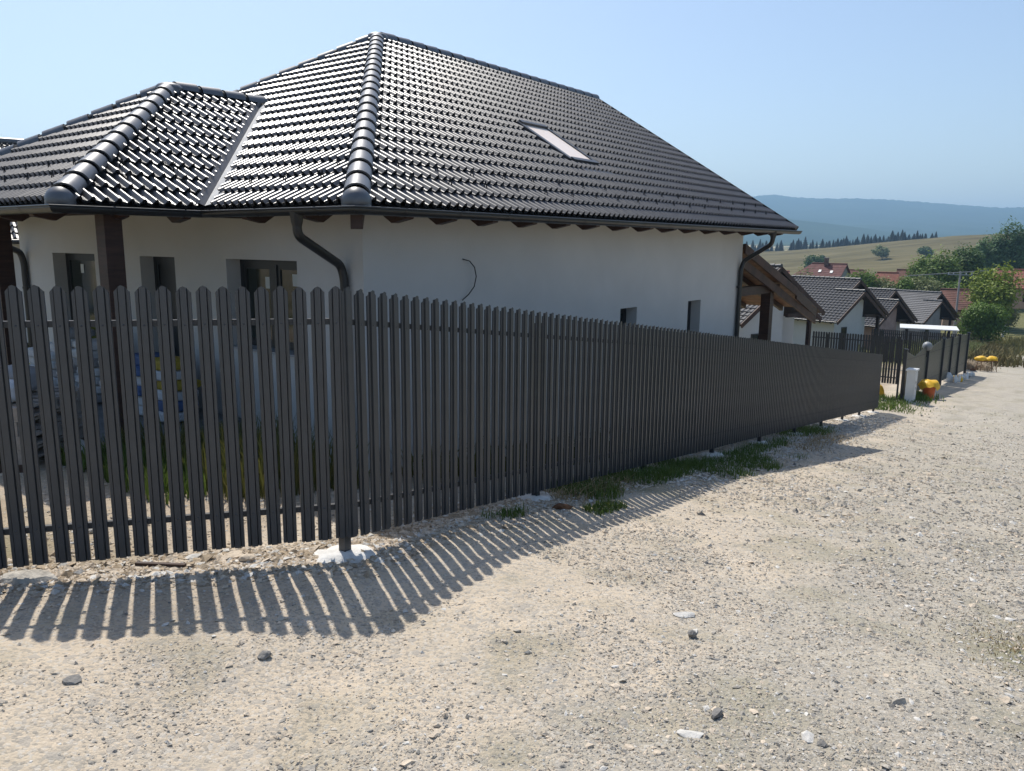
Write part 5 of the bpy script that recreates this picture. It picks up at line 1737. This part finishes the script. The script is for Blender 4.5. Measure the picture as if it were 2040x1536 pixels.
# ================================================================== VILLAGE BEYOND
def cottage(label, ridge0, ridge1, half, drop, wall_h, roofm, wallm, chimney=None, skylights=(), gable_end=True, hip=0.0, windows=True):
    """ridge0 left, ridge1 right (world); slopes fall to both sides"""
    r0, r1 = np.array(ridge0, float), np.array(ridge1, float)
    r1[2] = r0[2]
    u = (r1 - r0); L = np.linalg.norm(u); u /= L
    v = np.array((-u[1], u[0], 0))        # away side
    if v @ np.array((r0[0], r0[1], 0)) < 0: v = -v
    zb = r0[2] - drop - wall_h
    h = thing('house', label, 'house', ((r0[0] + r1[0]) / 2, (r0[1] + r1[1]) / 2, zb))
    mb = MB(); ov = .35
    a0 = r0 - u * ov; a1 = r1 + u * ov
    eN0, eN1 = a0 - v * half - Z * drop - u * hip, a1 - v * half - Z * drop
    eF0, eF1 = a0 + v * half - Z * drop - u * hip, a1 + v * half - Z * drop
    t_ = Z * .14
    mb.poly([eN0, eN1, a1, a0]); mb.poly([eN0 - t_, a0 - t_, a1 - t_, eN1 - t_])
    mb.poly([eF1, eF0, a0, a1]); mb.poly([eF1 - t_, a1 - t_, a0 - t_, eF0 - t_])
    for p, q in ((eN0, eN1), (eN1, a1), (a0, eN0), (a1, eF1), (eF0, a0), (eF1, eF0)):
        mb.poly([p, q, q - t_, p - t_])
    if hip: mb.poly([eF0, eN0, a0])
    ro = mb.build('roof', roofm, h)
    # courses of tiles, stepped
    nrow = 11
    for i in range(nrow):
        q0, q1 = i / nrow, (i + 1) / nrow
        m2 = MB()
        p00 = eN0 + (a0 - eN0) * q0; p01 = eN1 + (a1 - eN1) * q0; p10 = eN0 + (a0 - eN0) * q1; p11 = eN1 + (a1 - eN1) * q1
        up = Z * .05
        m2.poly([p00 + up, p01 + up, p11 + Z * .012, p10 + Z * .012]); m2.poly([p00, p01, p01 + up, p00 + up])
        m2.build('tile_course', roofm, ro)
    mb = MB(); mb.tube([a0 + Z * .06, a1 + Z * .06], .12, 7); mb.build('ridge_cap', roofm, ro)
    w = MB(); k = half - .45
    cN0, cN1, cF0, cF1 = r0 - v * k - u * hip * .8, r1 - v * k, r0 + v * k - u * hip * .8, r1 + v * k
    zt = r0[2] - drop * k / half - .08
    def z_(p, z): return (p[0], p[1], z)
    w.poly([z_(cN0, zb), z_(cN1, zb), z_(cN1, zt), z_(cN0, zt)])
    w.poly([z_(cF1, zb), z_(cF0, zb), z_(cF0, zt), z_(cF1, zt)])
    w.poly([z_(cN1, zb), z_(cF1, zb), z_(cF1, zt), z_(r1, r1[2] - .1), z_(cN1, zt)])
    w.poly([z_(cF0, zb), z_(cN0, zb), z_(cN0, zt), z_(r0, r0[2] - .1), z_(cF0, zt)] if not hip else [z_(cF0, zb), z_(cN0, zb), z_(cN0, zt), z_(cF0, zt)])
    w.build('wall', wallm, h)
    if windows:
        for q in (.3, .7):
            p = cN0 + (cN1 - cN0) * q
            m3 = MB(); m3.box(z_(p - v * .03, zb + .9), u * .9, v * .06, Z * 1.1); f_ = m3.build('window', M['frame'], h)
            m4 = MB(); m4.box(z_(p - v * .05 + u * .08, zb + .98), u * .74, v * .04, Z * .94); m4.build('pane', M['glass'], f_)
        m3 = MB(); p = r1 + u * -.02 - v * .4; m3.box(z_(p, r1[2] - drop - .2), v * .8, u * .06, Z * .9); f_ = m3.build('window', M['frame'], h)
    if chimney is not None:
        p = r0 + (r1 - r0) * chimney - v * .35
        m3 = MB(); m3.cbox(p + Z * .35, (.6, .6, 1.3), math.atan2(u[1], u[0])); c_ = m3.build('chimney', M['chimney'], ro)
        m3 = MB(); m3.cbox(p + Z * 1.04, (.72, .72, .08), math.atan2(u[1], u[0])); m3.build('chimney_cap', M['grey_wall'], ro)
    for (q, dd) in skylights:
        p = r0 + (r1 - r0) * q - v * half * dd - Z * drop * dd + Z * .08
        dn = (-v * half - Z * drop); dn /= np.linalg.norm(dn)
        m3 = MB(); m3.box(p, u * .45, dn * .6, np.cross(u, dn) * -.07); m3.build('skylight', M['white_box'], ro)
    return h
cottage('house with dark red roof and a brick chimney below the meadow', (53.25, 140.23, -.65), (57.25, 136.60, -.65), 4.0, 3.2, 2.6, M['roof_red'], M['wall_green'], .42, ((.28, .35), (.66, .38)), hip=3.6)
cottage('low orange roofed house left of the dark red roofed one', (46.4, 146, -2.2), (50.2, 144.6, -2.2), 3.5, 2.6, 2.4, M['roof_orange'], M['wall_peach'], windows=False)
cottage('red roofed house among shrubs right of the chimney house', (58.82, 127.04, -1.72), (61.06, 125.98, -1.72), 2.6, 2.0, 2.6, M['roof_orange'], M['wall_green'], hip=1.2)
cottage('long low rusty roofed shed behind the shrubs', (61.5, 150.5, -2.0), (66.0, 148.6, -2.0), 2.4, 1.4, 2.2, M['roof_rust'], M['wall_peach'], windows=False)
cottage('small peach walled cottage at the left foot of the tree pair', (66.3, 136.0, -1.5), (69.6, 134.6, -1.5), 2.5, 1.8, 2.6, M['roof_rust'], M['wall_peach'], .8)
cottage('brown roofed barn just beyond the row of new houses', (52.76, 96.52, -2.72), (55.2, 95.4, -2.72), 3.4, 2.2, 2.4, M['roof_rust'], M['wall_peach'], windows=False)
cottage('orange roofed house behind the bright green tree at the right', (66.5, 108.8, -.6), (70.5, 106.4, -.6), 3.4, 2.3, 2.7, M['roof_orange'], M['wall_peach'])
cottage('pinkish house with orange roof at the right edge', (64.2, 98.3, -1.1), (68.5, 95.6, -1.1), 3.2, 2.2, 2.7, M['roof_orange'], M['pink_wall'], hip=0)

# ---- trees
def leaf_cloud(n, centre, radii, size, rs, hollow=.35, lumps=7, flat=False):
    c = np.array(centre, float); rd = np.array(radii, float)
    # lumpy crown: several overlapping ellipsoids
    lc = rs.normal(size=(lumps, 3)); lc /= np.linalg.norm(lc, axis=1)[:, None]
    lc *= rs.uniform(.35, .62, (lumps, 1)); lc[0] = 0
    lr = rs.uniform(.38, .58, lumps); lr[0] = .62
    pick = rs.choice(lumps, n, p=lr ** 2 / (lr ** 2).sum())
    d = rs.normal(size=(n, 3)); d /= np.linalg.norm(d, axis=1)[:, None]
    rad = lr[pick] * (hollow + (1 - hollow) * rs.random(n) ** .45) * (1 + .14 * rs.normal(size=n))
    p = lc[pick] + d * rad[:, None]
    p = c + p * rd
    nrm = d + rs.normal(0, .55, (n, 3)) + np.array((0, 0, .35)); nrm /= np.linalg.norm(nrm, axis=1)[:, None]
    t = np.cross(nrm, rs.normal(size=(n, 3))); t /= np.linalg.norm(t, axis=1)[:, None]
    b = np.cross(nrm, t)
    s = size * rs.uniform(.6, 1.4, (n, 1))
    V = np.stack([p - t * s, p + b * s * .55, p + t * s, p - b * s * .55], 1).reshape(-1, 3)
    F = np.arange(4 * n).reshape(-1, 4)
    return V, F
def trunk_mb(base_, top, r, rs, limbs=6, spread=1.0):
    mb = MB(); base_ = np.array(base_, float); top = np.array(top, float)
    mid = (base_ + top) / 2 + rs.normal(0, .06, 3) * np.linalg.norm(top - base_)
    mb.tube([base_ - Z * .3, mid, top], [r, r * .72, r * .2], 8)
    for i in range(limbs):
        q = rs.uniform(.35, .9); p = base_ + (top - base_) * q
        a = rs.uniform(0, 6.28); l = spread * rs.uniform(.5, 1.0)
        e = p + np.array((math.cos(a) * l, math.sin(a) * l, l * rs.uniform(.4, .9)))
        mb.tube([p, (p + e) / 2 + Z * .1 * l, e], [r * .35, r * .22, r * .06], 6)
    return mb
def tree(name, label, cat, x, y, zbase, crown_c, crown_r, leafm, n, size, seed, trunk_r=.2, group=None, lumps=9, hollow=.3):
    rs = np.random.default_rng(seed)
    t = thing(name, label, cat, (x, y, zbase), group)
    V, F = leaf_cloud(n, crown_c, crown_r, size, rs, hollow, lumps)
    np_obj('crown', V, F, leafm, t)
    trunk_mb((x, y, zbase), np.array(crown_c) + Z * crown_r[2] * .5, trunk_r, rs, 8, min(crown_r[0], crown_r[1]) * .9).build('trunk', M['bark'], t)
    return t
def zb(x, y): return g(x, y) - .1
tree('leafy_tree', 'broad mid green tree, left one of the pair beyond the row of houses', 'tree', 61.3, 114.6, zb(61.3, 114.6), (61.3, 114.6, -2.6), (3.9, 3.9, 5.2), M['leaf_mid'], 15000, .20, 1, .3, lumps=13)
tree('leafy_tree', 'dark green tree, right one of the pair beyond the row of houses', 'tree', 67.1, 117.2, zb(67.1, 117.2), (66.9, 117.0, -2.3), (3.2, 3.2, 5.3), M['leaf_dark'], 14000, .20, 2, .3, lumps=12)
for k_, (x, y, zt, rx) in enumerate(((86.0, 144.5, 4.6, 2.6), (88.6, 145.8, 6.0, 2.8), (91.6, 146.0, 6.3, 3.0), (94.6, 147.0, 6.2, 3.0), (98.0, 148.5, 6.4, 3.2))):
    z0 = zb(x, y)
    tree('poplar_tree', ['leftmost and lowest poplar of the tall group at the right edge', 'second poplar from the left in the tall group', 'middle poplar of the tall group', 'fourth poplar from the left in the tall group', 'rightmost poplar of the tall group'][k_], 'tree', x, y, z0, (x, y, (zt + z0) / 2 + .8), (rx, rx, (zt - z0) / 2 + .6), M['leaf_poplar'], 9000, .22, 20 + k_, .25, lumps=12)
tree('leafy_tree', 'bright yellow green tree standing before the red roofed houses', 'tree', 52.3, 85.2, zb(52.3, 85.2), (52.3, 85.2, -2.4), (3.0, 3.0, 3.5), M['leaf_light'], 5200, .17, 31, .16, lumps=20, hollow=.15)
tree('bush', 'large round green bush beside the grey primed bungalow', 'bush', 46.6, 76.6, zb(46.6, 76.6), (46.2, 77.2, -4.4), (2.7, 2.5, 2.1), M['leaf_bush'], 12000, .11, 32, .12, lumps=8, hollow=.5)
for k_, (x, y, z, r_) in enumerate(((45.0, 106.0, -3.6, 2.2), (46.6, 105.1, -3.1, 2.3), (48.9, 104.1, -3.3, 2.4), (51.0, 103.0, -3.8, 2.2), (53.6, 101.7, -3.6, 2.3), (55.6, 100.5, -3.9, 2.0))):
    t = tree('shrub', ['leftmost shrub of the thicket, below the chimney house', 'second shrub from the left in the thicket', 'third shrub from the left in the thicket, below the red roof', 'fourth shrub from the left in the thicket', 'fifth shrub from the left, at the foot of the tree pair', 'rightmost shrub of the thicket, beside the power pole'][k_], 'shrub', x, y, zb(x, y), (x, y, z), (r_, r_, 2.9), M['leaf_pale'] if k_ % 2 == 0 else M['leaf_bush'], 4200, .15, 40 + k_, .1, 'shrubs in the thicket behind the new houses', lumps=8)
tree('leafy_tree', 'slender light tree top above the timber terrace', 'tree', 37.0, 99.0, zb(37.0, 99.0), (37.0, 99.0, -2.9), (1.9, 1.9, 3.6), M['leaf_pale'], 3500, .16, 51, .12)
for k_, (x, y, r_, h_) in enumerate(((60.0, 112.0, 2.0, 2.4), (62.8, 108.5, 1.6, 1.9), (66.0, 110.0, 2.1, 2.3), (69.5, 110.5, 2.4, 2.8), (65.0, 116.0, 2.6, 3.2))):
    tree('shrub', ['leftmost pale shrub behind the green field gate', 'low pale shrub just left of the field gate post', 'pale shrub right above the field gate', 'rightmost and largest pale shrub by the field gate', 'tall pale shrub at the back behind the field gate'][k_], 'shrub', x, y, zb(x, y), (x, y, zb(x, y) + h_ * .6), (r_, r_, h_), M['leaf_pale'], 2600, .14, 60 + k_, .06, 'shrubs behind the field gate', lumps=7)
for k_, (x, y, zc, r_) in enumerate(((106.8, 280.3, 1.3, 5.0), (118.1, 297.4, 2.0, 2.6), (177.0, 380.9, 4.2, 4.6), (193.8, 372.6, 4.6, 3.6), (202.8, 344.8, 4.4, 3.2), (150.0, 385.0, 1.6, 2.2))):
    zt = float(field_z(np.array([math.degrees(math.atan2(x, y))]), np.array([math.hypot(x, y)]))[0])
    tree('field_tree', ['round dark bush lowest on the meadow hill at the left', 'small bush right of the round dark one on the hill', 'spreading tree on the skyline of the meadow hill', 'bush high on the hill above the tree pair', 'small lone tree at the right on the meadow hill', 'tiny bush in the middle of the meadow slope'][k_], 'bush' if k_ != 2 else 'tree', x, y, zt, (x, y, zt + r_ * .8), (r_, r_, r_ * .8), M['leaf_dark'] if k_ != 2 else M['leaf_pale'], 1500, .5, 70 + k_, .2, lumps=7)

# spruces along the crest: one tree built, then copied with different size and turn
def spruce_mesh(seed, h=10.0, r=1.9):
    rs = np.random.default_rng(seed)
    Vs = []; k = 0
    n = 1500
    q = rs.random(n) ** .8
    rad = r * (1 - q) * (0.55 + .45 * rs.random(n)) * (1 + .25 * np.sin(q * 45)) + .05
    a = rs.uniform(0, 6.28, n)
    p = np.stack([rad * np.cos(a), rad * np.sin(a), q * h * .96 + .4], 1)
    d = np.stack([np.cos(a), np.sin(a), -.5 + 0 * a], 1)
    t = np.stack([-np.sin(a), np.cos(a), 0 * a], 1)
    s = .42 * (1.15 - q)[:, None] + .12
    V = np.stack([p - t * s * .6, p + d * s * 1.2, p + t * s * .6, p - d * s * .6 + np.array((0, 0, .2))], 1).reshape(-1, 3)
    return np_mesh('crown', V, np.arange(4 * n).reshape(-1, 4), M['needle'])
spruces = [spruce_mesh(s_) for s_ in (1, 2, 3)]
tm = MB(); tm.tube([(0, 0, -.5), (0, 0, 9.0)], [.18, .03], 6); trunk_me = tm.mesh('trunk', M['bark'])
rs = np.random.default_rng(5)
con_az = list(np.linspace(15.2, 21.4, 34)) + list(np.linspace(21.5, 27.9, 58))
for i, azd in enumerate(con_az):
    azd = azd + rs.normal(0, .05)
    D_ = 560 + rs.uniform(-6, 26)
    if azd < 21.5 and rs.random() < .18: continue
    x, y = D_ * math.sin(R(azd)), D_ * math.cos(R(azd))
    z = float(field_z(np.array([azd]), np.array([min(D_, 560)]))[0])
    t = thing('spruce_tree', ('dark spruce in the loose left part of the row along the hill crest' if azd < 21.5 else 'dark spruce in the dense right part of the row along the hill crest'), 'tree', (x, y, z - .6), 'spruces along the crest of the hill')
    sc = rs.uniform(.42, .86) * (1.0 if azd > 21.5 else 1.15) * (1 - .35 * max(0, azd - 26) / 2)
    m = Matrix.Translation((x, y, z - .6)) @ Matrix.Rotation(rs.uniform(0, 6.28), 4, 'Z') @ Matrix.Diagonal((sc * rs.uniform(1.2, 1.9), sc * rs.uniform(1.2, 1.9), sc, 1))
    link_mesh('crown', spruces[i % 3], t, m); link_mesh('trunk', trunk_me, t, m)

# power line with a pole behind the shrubs
px_, py_ = 51.9, 91.8; zg = g(px_, py_)
pl = thing('power_pole', 'grey power pole with crossarm in front of the dark tree', 'pole', (px_, py_, zg))
mb = MB(); mb.tube([(px_, py_, zg - .2), (px_, py_, -.35)], [.14, .10], 8); mb.build('pole', M['grey_wall'], pl)
cx = np.array((.86, -.5, 0))
mb = MB(); c = np.array((px_, py_, -.75)); mb.beam(c - cx * 1.3, c + cx * 1.3, .1, .1); mb.build('crossarm', M['grey_metal'], pl)
for q in (-1.2, -.7, .6, 1.15):
    p = c + cx * q
    mb = MB(); mb.tube([p + Z * .05, p + Z * .24], [.05, .07], 8); mb.build('insulator', M['white_box'], pl)
for k_, q in enumerate((-.9, .9)):
    p = c + cx * q * .3 + Z * .2
    a_ = p - cx * 5.6 + Z * -.55; b_ = p + cx * 3.2 + Z * .35
    for k2 in range(1):
        mb = MB(); mb.tube([a_ + Z * (.12 * k_), p + Z * (.12 * k_), b_ + Z * (.12 * k_)], .022, 5)
        tag(mb.build('power_line', M['grey_metal']), ['lower pale wire of the power line across the dark tree', 'upper pale wire of the power line across the dark tree'][k_], 'wire')

# tall grass and weeds on the open ground at the right and at the end of the road
n = 26000
x = RNG.uniform(30, 75, n); y = RNG.uniform(46, 96, n)
s_, t_ = st_of(x, y)
keep = (t_ < 60)
edge = np.where(s_ > 80, -60, 7.6 + .04 * s_ + 1.2 * vnoise(x, y, .3, 81))
keep &= ((t_ > edge) | ((s_ > 53) & (t_ < .9) & (t_ > -6))) & (RNG.random(n) < .8)
x, y = x[keep], y[keep]
blades('tall_grass', x, y, RNG.uniform(.25, .9, len(x)), .10, M['meadow_grass'], .6)
n = 9000
sa = RNG.uniform(52, 84, n); ta = RNG.normal(-1.2, 1.6, n)
x, y = xy_of(sa, ta)
keep = ta < 1.0
blades('weeds', x[keep], y[keep], RNG.uniform(.2, 1.1, keep.sum()), .09, M['leaf_pale'], .6)
n = 7000
sa = RNG.uniform(56, 92, n); ta = RNG.normal(1.6, 1.1, n) - (sa - 56) * .05
x, y = xy_of(sa, ta)
M['brown_weed'] = mat('brown_weed', (.19, .15, .075), .9, .1, col2=(.12, .12, .05), vscale=.4)
blades('weeds', x, y, RNG.uniform(.2, .95, n), .10, M['brown_weed'], .7)
n = 1500
sa = RNG.uniform(49.5, 54, n); ta = RNG.normal(1.5, .5, n); x, y = xy_of(sa, ta)
blades('brushwood', x, y, RNG.uniform(.10, .50, n), .04, M['rock_brown'], 1.6)
n = 900
sa = RNG.uniform(30.4, 33, n); ta = RNG.normal(.75, .3, n); x, y = xy_of(sa, ta)
blades('weeds', x, y, RNG.uniform(.05, .28, n), .03, M['leaf_bush'], .8)
n = 1500
sa = RNG.uniform(26.3, 31, n); ta = RNG.normal(.0, .6, n); x, y = xy_of(sa, ta)
blades('grass', x, y, RNG.uniform(.04, .20, n), .03, M['grass'], .8)
